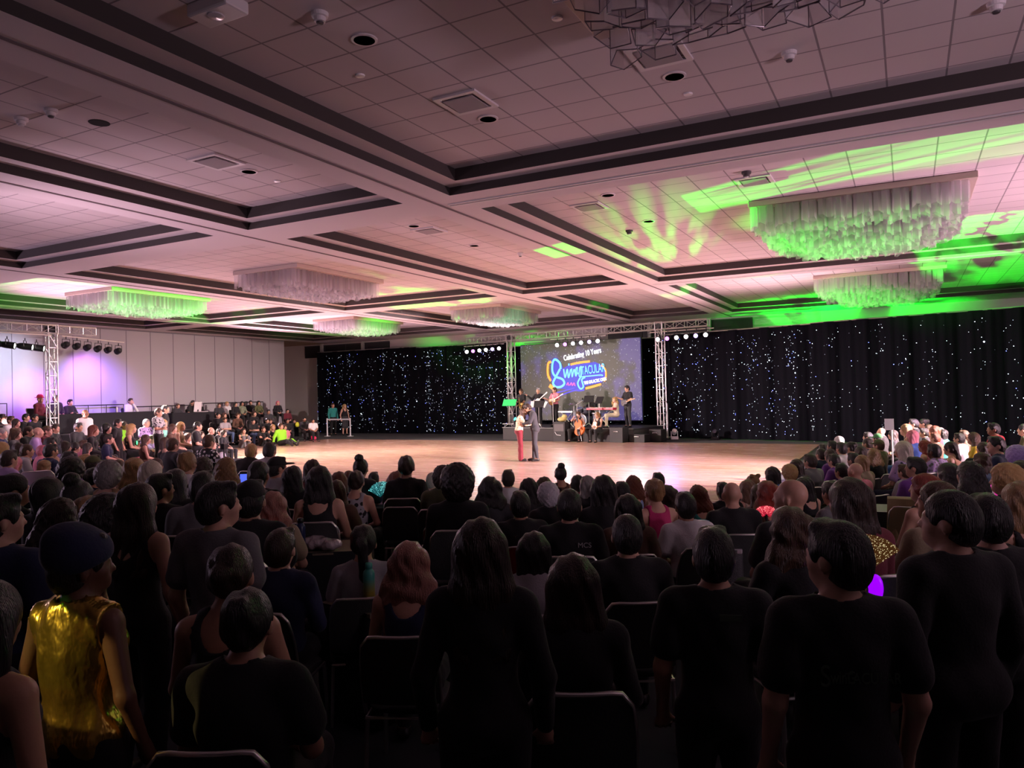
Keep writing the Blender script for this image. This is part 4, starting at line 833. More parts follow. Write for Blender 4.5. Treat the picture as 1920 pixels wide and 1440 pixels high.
PEOPLE=[
(-29.0,16.67,0.95,'sit_f',-67,'m','none','k','jacket','maroon','trousers','black',1.128,'fedora:red','','man in maroon jacket and red hat at the truss tower'),
(-29.45,17.54,0.95,'sit',-86,'m','short','b','jacket','black','trousers','black',1.155,'','','man in dark suit half hidden behind the truss tower'),
(-29.57,18.18,0.95,'folded',-78,'l','short','k','jacket','black','trousers','black',1.015,'','',"man in black suit and white shirt at the left end of the judges' table"),
(-29.34,20.58,0.95,'chin',-98,'l','short','b','long','white','trousers','black',1.029,'','',"man in white shirt with hands at his face at the judges' table"),
(-29.23,22.9,0.85,'sit',-92,'l','crew','n','tee','char','trousers','black',0.873,'','','man in dark shirt alone at the right-hand raised table'),
(-29.0,23.51,0.85,'sit',-98,'l','short','k','tee','black','trousers','black',0.974,'','','dark-haired man behind the raised table, left of the two behind the white laptop'),
(-29.68,24.41,0.85,'sit',-106,'m','short','k','tee','black','trousers','black',0.927,'','','dark-haired man peeking over the white laptop on the raised table'),
(-23.34,14.83,0.0,'stand',-87,'t','bald','k','long','white','trousers','black',1.11,'','',"bald bearded man in white shirt standing before the judges' table"),
(-22.91,17.43,0.0,'stand',-50,'l','short','k','tee','black','trousers','black',1.149,'','','bearded man in black tee standing between the two raised tables'),
(-21.09,15.8,0.0,'cross',-65,'l','crew','n','tee','pat_black_lgrey','trousers','black',1.099,'','','man in dotted black shirt standing with hand at chin below the raised tables'),
(-29.19,25.17,0.8,'sit',-111,'l','crew','n','tee','char','trousers','black',0.89,'','','shadowed person at the left end of the raised rear seats'),
(-29.93,26.28,0.8,'sit',-100,'l','crew','y','long','white','trousers','black',0.941,'','','pale-haired man in white shirt on the raised rear seats'),
(-28.76,25.77,0.8,'sit_f',-99,'l','long','k','jacket','black','trousers','black',0.914,'','','long-haired woman in black blazer and white blouse on the raised rear seats'),
(-29.44,26.79,0.8,'sit_f',-110,'m','long','k','long','sage','trousers','black',0.927,'','','long-haired woman in dark olive on the raised rear seats'),
(-30.03,27.89,0.8,'sit',-118,'l','short','k','tee','black','trousers','black',0.957,'','','short-haired man in black on the raised rear seats'),
(-28.99,27.45,0.8,'sit_f',-112,'m','long','k','long','olive','trousers','black',0.936,'','','woman in dark green leaning forward, right end of the raised rear seats'),
(-29.02,28.78,0.8,'sit_f',-118,'l','bob','q','jacket','black','trousers','black',0.912,'','','pink-haired person in black jacket seated high near the drape corner'),
(-28.03,27.17,0.4,'sit',-113,'m','short','k','jacket','char','trousers','black',0.904,'','','bearded man in grey suit and white shirt below the drape corner'),
(-29.02,29.45,0.4,'sit',-114,'l','short','k','long','maroon','trousers','black',0.881,'','','shadowy person in dark red beside the drape corner'),
(-27.63,23.75,0.12,'sit',-100,'l','short','k','jacket','black','trousers','black',1.091,'','','bearded man in black jacket at the left of the middle rear row'),
(-26.82,23.43,0.12,'folded',-109,'l','crew','n','tee','lgrey','trousers','denim',0.928,'','','big man in pale striped tee with folded arms'),
(-27.83,24.27,0.12,'sit_f',-97,'l','bob','n','long','black','trousers','black',1.076,'','','woman peeping over the man in the pale striped tee'),
(-27.53,24.78,0.12,'sit_f',-111,'l','bun','n','long','brown','trousers','black',1.044,'','','woman with tied hair in brown, middle rear row'),
(-27.53,25.78,0.12,'sit_f',-107,'l','long','b','long','black','trousers','black',1.099,'','','long-haired woman in black, middle rear row right'),
(-32.2,28.92,0.0,'knees_f',-111,'l','long','n','tank','brown','trousers','brown',1.16,'','','woman in brown top with folded arms beside the man in jeans'),
(-25.34,23.05,0.0,'knees_f',-109,'l','long','b','tank','sage','trousers','grey',1.02,'','','woman in grey hugging her bent knees at the floor edge'),
(-26.33,24.59,0.0,'folded',-102,'l','short','k','tee','black','trousers','denim',0.927,'','','man in black tee and blue jeans with folded arms on a front chair'),
(-25.34,24.16,0.0,'knees',-107,'l','crew','n','tee','black','trousers','black',1.032,'','','man in black reclining on the floor at the far left row'),
(-26.43,25.51,0.0,'sit',-101,'l','short','k','jacket','black','trousers','black',0.92,'','','man in black suit on a chair behind the reclining man'),
(-26.73,25.99,0.0,'sit_f',-100,'l','short','n','long','maroon','trousers','black',0.881,'','','woman in dark red seated close beside the man in black suit'),
(-25.95,25.35,0.0,'knees_f',-119,'l','bob','y','tank','black','trousers','black',1.082,'','','blond woman in black on the floor in the far front row'),
(-24.57,24.56,0.0,'legsout',-102,'l','updo','n','long','neon','trousers','black',1.177,'','','woman in neon yellow sitting on the floor in the far front row'),
(-25.17,25.39,0.0,'legsout',-108,'l','long','n','tee','pink','trousers','neon',1.044,'','','person with neon yellow trousers and outstretched legs on the floor'),
(-26.22,26.6,0.0,'sit',-115,'m','short','k','jacket','black','trousers','black',0.881,'','','dark-haired man in black behind the neon yellow woman'),
(-30.45,31.39,0.0,'knees_f',-128,'l','bun','n','long','khaki','shorts','beige',1.1,'','','woman in beige dress with crossed bare legs, far front row'),
(-25.92,27.42,0.0,'sit',-118,'l','crew','k','jacket','char','trousers','black',0.912,'','','man in suit and tie on a chair in the far front row'),
(-25.12,27.15,0.0,'sit',-119,'m','crew','k','tee','white','trousers','black',0.86,'','','man in white patterned shirt at the right end of the far row'),
(-28.13,31.99,0.0,'stand',-117,'l','crew','n','long','teal','trousers','black',1.039,'','','host in sparkling green jacket standing behind the white barrier'),
(-27.42,32.13,0.0,'stand_f',-117,'l','long','y','tank','black','skirt','char',0.998,'','l','blond hostess in short dark dress standing behind the white barrier'),
(-25.69,13.58,0.0,'stand',-71,'l','short','k','jacket','black','trousers','black',1.057,'','','standing person in black at the left edge of the picture, farthest back'),
(-24.51,13.07,0.0,'stand',-69,'l','crew','n','tee','black','trousers','black',1.022,'','','standing man in black tee near the left edge, second from it'),
(-23.85,12.85,0.0,'stand',-65,'l','short','n','long','white','trousers','black',1.028,'','','standing man in white shirt near the left edge of the crowd'),
(-23.18,12.64,0.0,'stand_f',-59,'l','bob','b','long','brown','trousers','black',0.981,'','','standing woman in brown beside the man in white, left edge'),
(-26.05,14.52,0.0,'stand',-63,'l','short','k','tee','black','trousers','black',1.045,'','','young man with dark hair standing under the violet wall light'),
(-25.28,14.37,0.0,'stand',-75,'m','short','k','tee','black','trousers','black',1.039,'','','man in black standing below the man in maroon jacket'),
(-31.77,18.43,0.0,'sit_f',-78,'l','crew','g','tee','grey','trousers','black',1.16,'','','grey-haired person seated at the foot of the truss tower'),
(-22.76,13.5,0.0,'sit_f',-61,'l','short','b','tee','char','trousers','black',1.16,'','','person with short brown hair right beside the truss tower foot'),
(-20.87,11.0,0.0,'sit',-49,'l','crew','g','tee','navy','trousers','black',1.165,'','','grey-haired man in navy at the left edge, side view'),
(-21.18,11.52,0.0,'sit_f',-44,'l','bob','n','tee','grey','trousers','black',1.113,'','','shaded woman between the grey-haired man and man in black'),
(-21.55,12.06,0.0,'sit',-53,'l','crew','b','tee','black','trousers','black',1.156,'','','short-haired man in black polo sitting upright in the left crowd'),
(-20.39,11.64,0.0,'sit',-35,'l','bald','n','tee','lilac','trousers','black',1.16,'','','bald man in pale lilac leaning behind the maroon shirt'),
(-20.97,12.22,0.0,'sit',-51,'l','crew','n','tee','maroon','trousers','black',1.16,'','','heavy man in maroon shirt in the left crowd'),
(-22.76,14.22,0.0,'sit',-68,'m','short','k','jacket','char','trousers','black',1.16,'','',"man in grey suit and tie seated below the judges' table"),
(-24.93,15.89,0.0,'sit',-60,'l','short','b','jacket','sage','trousers','black',1.16,'','','man in dark jacket with glowing green lanyard'),
(-19.36,12.5,0.0,'sit_f',-43,'l','long','a','long','black','trousers','black',1.16,'','','woman with long dark red hair beside the lanyard man'),
(-20.44,13.6,0.0,'sit_f',-51,'l','bob','k','jacket','black','trousers','black',1.156,'','','dark-haired woman in black jacket in front of the black table skirt'),
(-19.75,13.49,0.0,'stand',-58,'l','short','k','tee','black','trousers','black',0.95,'','','young man in black standing before the black table skirt'),
(-22.81,15.77,0.0,'sit',-62,'t','crew','b','tee','neon','trousers','black',1.142,'','',"man in neon yellow tee below the judges' table"),
(-20.04,14.09,0.0,'sit_f',-41,'l','longwavy','y','tank','black','trousers','black',1.134,'','','blond woman wearing a glowing green screen top'),
(-23.44,17.07,0.0,'sit',-81,'l','crew','g','tee','pat_navy_lilac','trousers','black',1.16,'','','grey-haired man with glowing pink light vest'),
(-21.68,16.41,0.0,'sit_f',-75,'l','long','y','tee','mint','trousers','black',1.163,'','','long blond woman in mint top at the small round table'),
(-19.15,14.78,0.0,'sit_f',-51,'l','long','n','tee','brown','trousers','black',1.099,'','','brown-haired woman right of the mint top'),
(-19.86,15.63,0.0,'sit_f',-56,'l','long','y','tank','khaki','trousers','black',1.12,'','','long-haired woman in khaki, middle left crowd'),
(-19.17,15.68,0.0,'sit',-48,'l','crew','k','tee','black','trousers','black',1.126,'','','man with glasses and black tee in front of the raised table'),
(-19.48,16.44,0.0,'sit',-60,'l','bald','g','jacket','black','trousers','black',0.969,'','','white-haired man in black suit holding a white wand'),
(-20.21,17.39,0.0,'sit_f',-69,'l','short','k','tee','black','trousers','black',0.895,'','','young woman in black right of the white-haired man'),
(-19.67,17.11,0.0,'sit_f',-76,'l','bob','b','tee','black','trousers','black',0.864,'','',"woman in black beside the striped man's knees"),
(-23.2,18.24,0.0,'knees_f',-83,'l','short','k','tee','lgrey','trousers','black',1.16,'','','person in grey crouching with dark fringe, middle left crowd'),
(-22.02,17.48,0.0,'knees_f',-71,'l','long','n','tank','white','trousers','black',1.173,'','','woman in white with brown hair, middle left crowd'),
(-22.4,18.05,0.0,'knees_f',-87,'l','bun','k','tee','white','trousers','black',1.157,'','','young woman in white tee on the floor beside a friend in black'),
(-23.01,18.83,0.0,'knees_f',-77,'l','bob','b','tee','black','trousers','black',1.147,'','','woman in black with brown bob on the floor, middle left crowd'),
(-20.62,16.12,0.0,'floor_f',-61,'l','bob','k','tee','lgrey','trousers','black',1.14,'','','woman with black fringe sitting low in grey'),
(-17.48,14.57,0.0,'knees_f',-53,'l','long','b','long','pink','trousers','lgrey',1.16,'','','woman in pink on the floor behind the camera tripod'),
(-16.43,9.62,0.0,'sit',-24,'l','short','k','jacket','black','trousers','black',1.063,'','','man with glasses and black jacket, left crowd third row'),
(-14.99,8.34,0.0,'sit',-24,'l','crew','n','tee','lgrey','trousers','black',1.034,'','','brown-haired man in pale top seen from the side, left crowd'),
(-16.62,9.08,0.0,'sit_f',-24,'l','long','b','tee','black','trousers','black',0.997,'','','long-haired woman in black left of the brown-haired man'),
(-16.0,9.21,0.0,'sit_f',-16,'l','short','q','tee','pink','trousers','black',0.958,'','','person with bright pink hair in the left crowd'),
(-13.84,8.11,0.0,'sit',2,'m','short','k','long','navy','trousers','black',1.056,'','','man with dark hair and navy shirt leaning forward, left crowd'),
(-15.09,9.13,0.0,'sit_f',-25,'l','bob','b','tee','lilac','trousers','black',1.031,'','','dark-haired person in lilac leaning over, left crowd'),
(-16.59,10.27,0.0,'sit_f',-22,'l','braid','k','tee','black','trousers','black',0.943,'','','woman with dark braid on a seat behind the striped arm'),
(-17.77,11.21,0.0,'sit_f',-22,'l','short','n','tee','pink','trousers','black',0.927,'','','pink-faced person below the man in grey suit'),
(-17.14,10.92,0.0,'sit_f',-18,'l','long','b','tank','pink','trousers','black',0.896,'','','woman in pink strappy dress in the left crowd'),
(-22.63,14.82,0.0,'floor',-66,'l','crew','b','tee','navy','trousers','khaki',1.14,'','','man with glasses in navy printed tee sitting cross-legged'),
(-17.97,12.0,0.0,'sit_f',-45,'l','short','b','tee','navy','trousers','black',0.998,'','','boy in navy behind the man in green tee'),
(-21.78,14.69,0.0,'floor',-61,'l','short','n','tee','green','trousers','black',1.177,'','','young man in green printed tee sitting on the floor'),
(-22.25,15.41,0.0,'knees_f',-73,'l','long','y','tank','black','trousers','black',1.173,'','','blond woman in black low-cut dress sitting on the floor'),
(-20.61,14.54,0.0,'floor_f',-45,'l','bob','k','tee','pink','trousers','pink',1.14,'','','dark-haired woman in pink hugging her knees'),
(-17.12,12.43,0.0,'sit_f',-30,'l','long','n','tank','brown','trousers','black',0.974,'','','long brown-haired woman behind the man with bent knees'),
(-22.6,16.49,0.0,'knees',-67,'l','short','n','tee','lilac','trousers','char',1.152,'','','man in lilac tee hugging his bent knees on the floor'),
(-15.82,11.99,0.0,'sit_f',-20,'l','long','n','tank','black','trousers','black',0.951,'','',"long-haired woman just behind the grey-tee man's head"),
(-12.34,9.52,0.0,'sit',-4,'l','crew','n','tee','char','trousers','black',1.083,'','',"man in charcoal tee seen from behind at the barrier's left end"),
(-11.99,10.05,0.0,'sit',0,'l','crew','n','tee','pat_white_black','trousers','black',1.107,'','','man in white shirt with black swirl print by the tripod'),
(-14.15,7.44,0.0,'sit_f',-17,'l','bob','y','tee','lgrey','trousers','black',1.114,'','','pale-haired woman at the left edge, middle rows'),
(-12.05,6.44,0.0,'sit_f',4,'l','short','b','tee','lilac','trousers','black',1.092,'','','person in lilac near the left edge, middle rows'),
(-15.58,8.48,0.0,'lean_f',-9,'l','bun','y','tee','black','trousers','black',0.903,'beret:black','','blond woman in black top and dark headband leaning on a white table'),
(-13.4,7.59,0.0,'lean_f',-2,'l','longwavy','o','tee','brown','trousers','black',0.897,'','','honey-haired woman leaning low beside the bald man'),
(-14.44,8.55,0.0,'sit',-16,'l','bald','y','tee','lgrey','trousers','black',0.863,'','','bald man lit from behind in the left crowd'),
(-12.42,7.56,0.0,'sit',6,'m','short','k','tee','navy','trousers','black',1.003,'','','dark-haired man in navy with yellow collar, left crowd'),
(-12.7,6.73,0.0,'sit_f',-1,'l','curly','s','tank','lilac','trousers','black',0.988,'','','silver-haired woman in glittering lilac at the left edge'),
(-13.23,7.17,0.0,'sit_f',-1,'l','bob','q','tank','pink','trousers','black',0.947,'','','pink-haired woman beside the silver-haired one'),
(-11.31,7.17,0.0,'sit_f',9,'l','longwavy','y','tank','tan','trousers','black',1.006,'','','woman with long lit blond hair behind the navy shirt'),
(-10.7,6.89,0.0,'sit',15,'l','short','b','tee','lilac','trousers','black',1.018,'cap:olive','','man in olive cap in front of the long blond woman'),
(-10.08,6.87,0.0,'sit_f',14,'l','bun','n','tee','pink','trousers','black',0.982,'','','woman with pinkish tied hair and pink top behind the grey-haired one'),
(-10.21,7.59,0.0,'sit',14,'l','crew','n','tee','peach','trousers','black',0.951,'','','short-haired person in peach behind the platinum woman'),
(-8.1,4.97,0.0,'sit',24,'m','curly','k','tee','navy','trousers','black',1.154,'','','man with curly black hair and blue shirt, back to us, by the white chair'),
(-8.77,5.65,0.0,'sit_f',16,'l','bun','k','tee','navy','trousers','black',1.014,'','','person with dark blue-black bun in front of the curly-haired man'),
(-7.42,4.95,0.0,'sit_f',26,'p','curly','g','tank','tan','trousers','black',1.138,'','','grey curly-haired woman with bare tan back and shawl'),
(-8.16,5.77,0.0,'sit_f',17,'l','longwavy','y','tank','black','trousers','black',1.106,'','','woman with very long curly golden hair'),
(-7.57,5.55,0.0,'sit_f',9,'l','long','w','tee','navy','trousers','black',1.103,'','','platinum-haired woman with straight long hair'),
(-7.82,6.23,0.0,'sit_f',18,'l','updo','o','tee','pat_black_white','trousers','black',1.136,'','','woman with honey-brown updo in dotted black and white dress'),
(-8.11,6.71,0.0,'sit',26,'l','curly','b','tee','pat_black_white','trousers','black',1.039,'','','person with dark curls beside the dotted dress'),
(-7.19,6.28,0.0,'sit_f',19,'l','curlylong','o','long','lilac','trousers','black',1.088,'','','woman with curly light brown hair in pale lilac top'),
(-9.85,9.01,0.0,'lean',20,'l','crew','y','jacket','black','trousers','black',1.081,'','','fair-haired person in black leaning over at the floor edge'),
(-9.21,8.79,0.0,'lean',17,'m','short','k','long','lgrey','trousers','navy',1.113,'','','dark-haired man in pale grey shirt leaning forward at the floor edge'),
(-6.89,6.79,0.0,'sit_r',18,'m','short','k','long','lgrey','trousers','navy',1.066,'cap:black','','man in black cap and light blue shirt turned right'),
(-6.98,3.76,0.0,'sit_r_f',11,'m','updo','k','long','black','trousers','black',1.15,'','','woman with dark updo and dark top turned right, far left'),
(-6.38,3.71,0.0,'sit_r_f',24,'t','bob','k','long','black','trousers','black',1.14,'','','dark-haired person with glasses in front of the far left table'),
(-5.74,3.56,0.0,'sit_f',20,'t','topbun','k','tee','navy','trousers','black',1.158,'','','person with round black hair bun, back to us, near the left chair'),
(-5.98,4.47,0.0,'sit_r',27,'m','short','k','long','black','trousers','black',1.118,'','','man with dark hair and collar turned right, left of centre'),
(-6.4,4.96,0.0,'sit_f',18,'m','long','k','tee','black','trousers','black',1.099,'','','dark long-haired person right of the man in collar'),
(-5.41,4.46,0.0,'sit',30,'l','short','k','tee','grey','trousers','black',1.146,'','','dark-haired man on a silver-edged chair behind the big grey-shirt man'),
(-5.83,5.49,0.0,'sit',20,'m','crew','k','tee','black','trousers','black',1.138,'','','man with short dark fade in black, right of the blue tablet'),
(-4.66,3.09,0.0,'sit_f',15,'t','afro','k','tee','black','trousers','black',1.118,'','','round black-haired head low in the shadow at left'),
(-4.26,3.93,0.0,'sit',31,'m','short','k','tee','black','trousers','black',1.16,'cap:black','',"man in dark cap behind the big grey-shirt man's shoulder"),
(-3.83,2.0,0.0,'stand_r',28,'l','short','k','tee','navy','trousers','black',0.977,'','','man in navy tee standing at the left edge of the picture'),
(-4.33,2.59,0.0,'stand_f',27,'m','curlylong','b','long','black','trousers','black',0.906,'','','woman with big curly dark brown hair standing in dim light'),
(-5.21,3.3,0.0,'sit_f',10,'l','bob','o','halter','brown','trousers','black',1.101,'','','fair-haired woman with bare shoulders and thin straps'),
(-3.79,2.7,0.0,'stand_f',16,'l','long','b','tank','black','trousers','black',0.96,'','','tall woman with long straight brown hair and bare arm'),
(-3.2,2.74,0.0,'stand_r',14,'l','short','k','tee','grey','trousers','black',0.975,'','','big man in grey tee standing with back to us, glasses glinting'),
(-2.72,1.7,0.0,'stand_r_f',14,'d','short','k','vest','yellow','trousers','black',0.942,'wrap:navy','','woman in gold metallic vest and dark headwrap standing at lower left'),
(-2.39,1.2,0.0,'stand_f',16,'m','bob','k','halter','char','trousers','black',0.924,'','','bare-shouldered person cut off by the lower left edge'),
(-2.73,2.39,0.0,'sit_f',30,'m','bun','b','tank','black','trousers','black',1.113,'','','dark-haired person with bare shoulders seated before the grey-shirt man'),
(-2.27,2.06,0.0,'sit',27,'m','updo','k','tee','black','trousers','black',1.054,'','','person with dark pinned hair and wide black tee, lowest in the picture'),
(-4.65,4.53,0.0,'sit_f',25,'l','longwavy','z','tee','khaki','trousers','black',1.029,'','','woman with long strawberry blond hair and khaki top'),
(-6.14,6.29,0.0,'sit_f',22,'m','long','k','long','black','trousers','black',1.03,'','','woman with long straight black hair right of the cap man'),
(-6.92,7.45,0.0,'sit_f',31,'m','long','b','tee','maroon','trousers','black',0.995,'','','woman with long dark hair in front of the shining floor'),
(-4.96,5.43,0.0,'sit_f',33,'l','long','k','tank','black','trousers','black',1.116,'','','woman with dark hair and black tank top showing bare back'),
(-5.93,6.82,0.0,'sit_f',34,'l','bob','a','tee','brown','trousers','black',0.941,'','','auburn-haired woman right of the black tank top'),
(-5.23,5.97,0.0,'sit_f',31,'l','long','n','tee','brown','trousers','black',0.958,'','','brown-haired child-like figure next to the auburn-haired woman'),
(-6.92,8.16,0.0,'sit_f',30,'l','crew','a','tee','white','trousers','black',0.829,'','','red-haired person low in front of the shining floor'),
(-6.1,7.42,0.0,'sit_f',20,'l','topbun','k','tee','char','trousers','black',1.022,'','','woman with dark pulled-up hair sitting tall'),
(-5.42,6.51,0.0,'sit_f',23,'l','updo','b','halter','pat_black_lgrey','trousers','black',0.989,'','','woman with pinned dark hair in shiny black patterned top'),
(-6.49,8.17,0.0,'sit_f',32,'l','short','k','tank','black','trousers','black',0.821,'','','dark-haired person right of the tall pulled-up hair'),
(-5.86,7.79,0.0,'knees_f',20,'l','bob','a','tee','tan','trousers','black',1.3,'','','red-brown haired head low beside the black cap-sleeve top'),
(-5.22,7.18,0.0,'sit_f',29,'l','updo','b','tee','black','trousers','black',1.077,'','','woman with neat updo, bare neck and black cap-sleeve top'),
(-5.34,7.89,0.0,'sit_f',20,'l','short','w','tee','white','trousers','black',0.864,'','','white-haired person low beside the green jacket'),
(-4.58,6.98,0.0,'sit',19,'l','curly','b','jacket','olive','trousers','black',1.003,'','','person with curly brown hair in olive green jacket'),
(-3.51,5.58,0.0,'sit',30,'d','afro','k','long','black','trousers','black',1.115,'','','person with big round afro in black'),
(-3.61,6.33,0.0,'sit_f',29,'m','longwavy','k','long','char','trousers','black',0.998,'','','person with long dark wavy hair and grey top'),
(-4.37,8.12,0.0,'sit_f',32,'l','short','b','tee','white','trousers','black',0.893,'','','person with short dark hair and white tee'),
(-3.57,7.09,0.0,'sit_f',32,'l','long','k','tee','black','trousers','black',0.921,'','','girl with straight black hair beside the orange cup'),
(-3.14,6.66,0.0,'sit_f',39,'l','curly','s','tee','black','trousers','black',0.929,'','','woman with curly silver hair'),
(-3.65,7.64,0.0,'sit_f',31,'l','bob','n','tee','brown','trousers','black',0.881,'','','brown-haired head just behind the curly silver hair'),
(-4.03,8.94,0.0,'sit_f',39,'m','topbun','k','halter','pat_black_brown','trousers','black',0.873,'','','woman with sleek black bun and earrings'),
(-3.63,8.56,0.0,'sit_f',43,'l','bob','k','tee','maroon','trousers','black',0.823,'','','dark head beside the pale grey long hair'),
(-3.3,8.07,0.0,'sit_f',45,'l','long','g','tee','black','trousers','black',0.867,'','','woman with long straight pale grey hair'),
(-2.39,6.21,0.0,'sit_f',26,'l','bob','k','long','black','trousers','black',1.043,'','','person with sleek black chin-length hair in black'),
(-2.79,7.84,0.0,'sit',44,'l','short','k','tee','navy','trousers','black',0.849,'','','boy with short black hair left of the curly red hair'),
(-2.9,8.51,0.0,'sit_f',33,'l','curlylong','a','tank','lblue','trousers','black',0.84,'','','woman with long curly auburn hair and bright blue top'),
(-2.08,6.72,0.0,'sit_f',42,'l','updo','o','halter','magenta','trousers','black',0.987,'','','woman with fair braided updo and magenta top'),
(-2.75,9.04,0.0,'sit',37,'l','short','k','tee','grey','trousers','black',0.829,'','','dark-haired man in grey behind the fair braided updo'),
(-2.11,7.23,0.0,'sit_f',31,'l','longwavy','b','tee','brown','trousers','black',0.894,'','','dark wavy-haired woman right of the magenta top'),
(-1.67,6.25,0.0,'sit',37,'l','short','k','tee','white','trousers','black',0.949,'','','man with black hair and white shirt, back to us'),
(-1.95,7.78,0.0,'sit_f',44,'l','curlylong','a','tank','teal','trousers','black',0.846,'','','woman with curly copper hair beside the white shirt'),
(-1.8,8.32,0.0,'sit',40,'l','short','k','tee','black','trousers','black',0.827,'','','dark-haired man just left of the bald head'),
(-1.4,6.8,0.0,'sit',28,'l','bald','n','tee','black','trousers','black',0.985,'','','bald man in black polo, back to us, behind the wine glasses'),
(-1.59,8.57,0.0,'sit_f',51,'l','long','u','tank','beige','trousers','black',0.829,'','','woman with long straight ash brown hair'),
(-1.63,9.12,0.0,'sit_f',42,'l','space_buns','o','tee','brown','trousers','black',0.829,'','','girl with two small hair buns'),
(-1.35,7.88,0.0,'sit_f',30,'l','long','n','tee','brown','trousers','black',0.863,'','','brown-haired person between buns and red hair'),
(-1.18,7.33,0.0,'sit_f',37,'l','longwavy','r','tank','brown','trousers','black',0.943,'','','woman with long red hair behind the glowing red fan'),
(-2.97,5.73,0.0,'sit',35,'m','short','k','tee','black','trousers','black',0.966,'','','broad dark-haired man in black seated before the red chair'),
(-2.31,5.27,0.0,'sit',24,'l','crew','k','tee','black','trousers','black',1.047,'','','man in black tee with small letters on the shoulder'),
(-1.53,4.36,0.0,'sit',29,'l','crew','k','tee','black','trousers','black',1.037,'','','close-cropped man in black seated in front of the magenta top'),
(-2.01,5.75,0.0,'sit_f',26,'m','long','k','tee','brown','trousers','black',0.974,'','','dark long-haired person hidden beside the pale blue chair cover'),
(-2.04,4.1,0.0,'sit_f',26,'m','bob','k','tee','lgrey','trousers','black',0.959,'','','dark-haired woman in pale top in the shadow'),
(-3.46,3.42,0.0,'sit',22,'l','short','b','long','navy','trousers','black',0.995,'','','man with short brown hair and dark navy jacket by the navy bottle'),
(-3.26,3.98,0.0,'sit_f',35,'m','pony','k','tee','lgrey','trousers','black',0.951,'','','woman with high black ponytail and pale puffed sleeves'),
(-2.48,3.42,0.0,'sit_f',24,'l','longwavy','z','tank','navy','trousers','black',0.99,'','','woman with faded pink hair in patterned dark dress'),
(-1.43,2.43,0.0,'stand_f',25,'l','long','b','long','black','trousers','black',0.95,'','','woman with long brown hair in black coat with crossed bag strap'),
(-1.31,3.01,0.0,'sit_f',26,'l','long','b','long','black','trousers','black',1.068,'','','woman with very wide long dark hair, lowest in the centre'),
(-0.7,3.01,0.0,'stand',19,'m','short','k','tee','black','trousers','black',0.9,'','','dark-haired man in black tee with label below the neck'),
(-1.22,16.26,0.0,'sit_f',78,'l','bob','s','tee','black','trousers','black',0.839,'','','silver-haired woman at the far end of the right crowd'),
(-1.24,15.04,0.0,'sit',71,'m','short','k','tee','black','trousers','black',0.835,'','','dark-haired man left of the silver-haired woman, right crowd'),
(-1.3,15.53,0.0,'knees_f',59,'l','short','k','tee','black','trousers','black',1.15,'','','dark-haired person lowest left of the far right-crowd group'),
(-1.01,13.95,0.0,'sit_f',49,'m','short','k','tee','white','trousers','black',0.873,'','','dark-haired person in bright white tee, right crowd'),
(-0.9,14.57,0.0,'sit_f',64,'l','updo','k','halter','black','trousers','black',0.848,'','','dark-haired woman with bare shoulder and straps, right crowd'),
(-0.68,13.35,0.0,'sit_f',66,'l','bob','b','tee','black','trousers','black',0.854,'','','brown-haired person behind the white tee, right crowd'),
(-0.68,15.63,0.0,'sit',69,'l','crew','b','tee','black','trousers','black',0.848,'','','brown-haired man left of the khaki cap'),
(-0.47,15.08,0.0,'sit',69,'l','short','n','tee','olive','trousers','black',0.854,'cap:olive','','man in khaki cap and olive tee, right crowd'),
(-0.54,16.8,0.0,'sit',62,'l','short','k','tee','black','trousers','black',0.86,'cap:green','','man in bright green cap below the bald head'),
(-0.74,17.36,0.0,'sit',82,'l','short','k','jacket','black','trousers','black',0.86,'','','person holding a phone up before the starry drape'),
(-0.54,19.32,0.0,'sit',86,'l','bald','n','jacket','black','trousers','black',0.86,'','','bald man in black jacket left of the white sign'),
(-0.29,18.41,0.0,'sit_f',76,'l','long','b','tee','black','trousers','black',0.848,'','','woman half hidden behind the white sign pole'),
(-0.48,12.78,0.0,'sit_f',48,'l','curlylong','o','tee','black','trousers','black',0.864,'','','woman with golden brown curls, right crowd'),
(-0.06,11.82,0.0,'sit_f',54,'l','long','w','tee','pat_navy_lilac','trousers','navy',1.005,'','','blond woman with bow, navy vest and puffed white sleeves'),
(-0.03,17.57,0.0,'sit_f',80,'l','long','o','tank','grey','trousers','black',0.98,'','','woman with golden hair and gold headband right of the sign'),
(0.07,15.86,0.0,'sit_f',59,'l','bob','q','tee','blue','trousers','blue',0.951,'','','pink-haired woman in bright blue dress'),
(0.13,20.29,0.0,'sit',95,'l','short','k','tee','black','trousers','black',0.98,'','','dark-haired man sitting tall farthest back right of the sign'),
(0.35,21.16,0.0,'sit_f',89,'m','updo','k','tee','black','trousers','black',0.95,'','','dark-haired woman sitting tall farthest back, right crowd'),
(0.43,19.71,0.0,'sit',86,'l','crew','n','tee','brown','trousers','black',0.896,'','','brown-haired man in a row of faces, second behind'),
(0.49,17.76,0.0,'sit_f',68,'l','bob','a','tee','maroon','trousers','black',0.942,'','','red-haired woman in the rear row of faces'),
(0.67,20.22,0.0,'sit',99,'l','crew','g','tee','teal','trousers','black',0.823,'','','grey-haired person in teal in the rear right row'),
(0.67,18.66,0.0,'sit_f',72,'l','bob','k','tee','teal','trousers','black',0.848,'','','dark-haired person beside the one in teal'),
(0.32,19.18,0.0,'sit',92,'m','short','k','tee','black','trousers','black',0.855,'','','dark-haired man behind the pink-haired woman'),
(0.48,17.19,0.0,'sit_f',65,'l','short','a','tee','brown','trousers','black',0.861,'','','auburn-haired person between pink hair and ponytail'),
(0.25,14.82,0.0,'sit_f',65,'l','long','r','tank','pink','trousers','black',0.865,'','','red-haired woman in pink with bare shoulder, right crowd'),
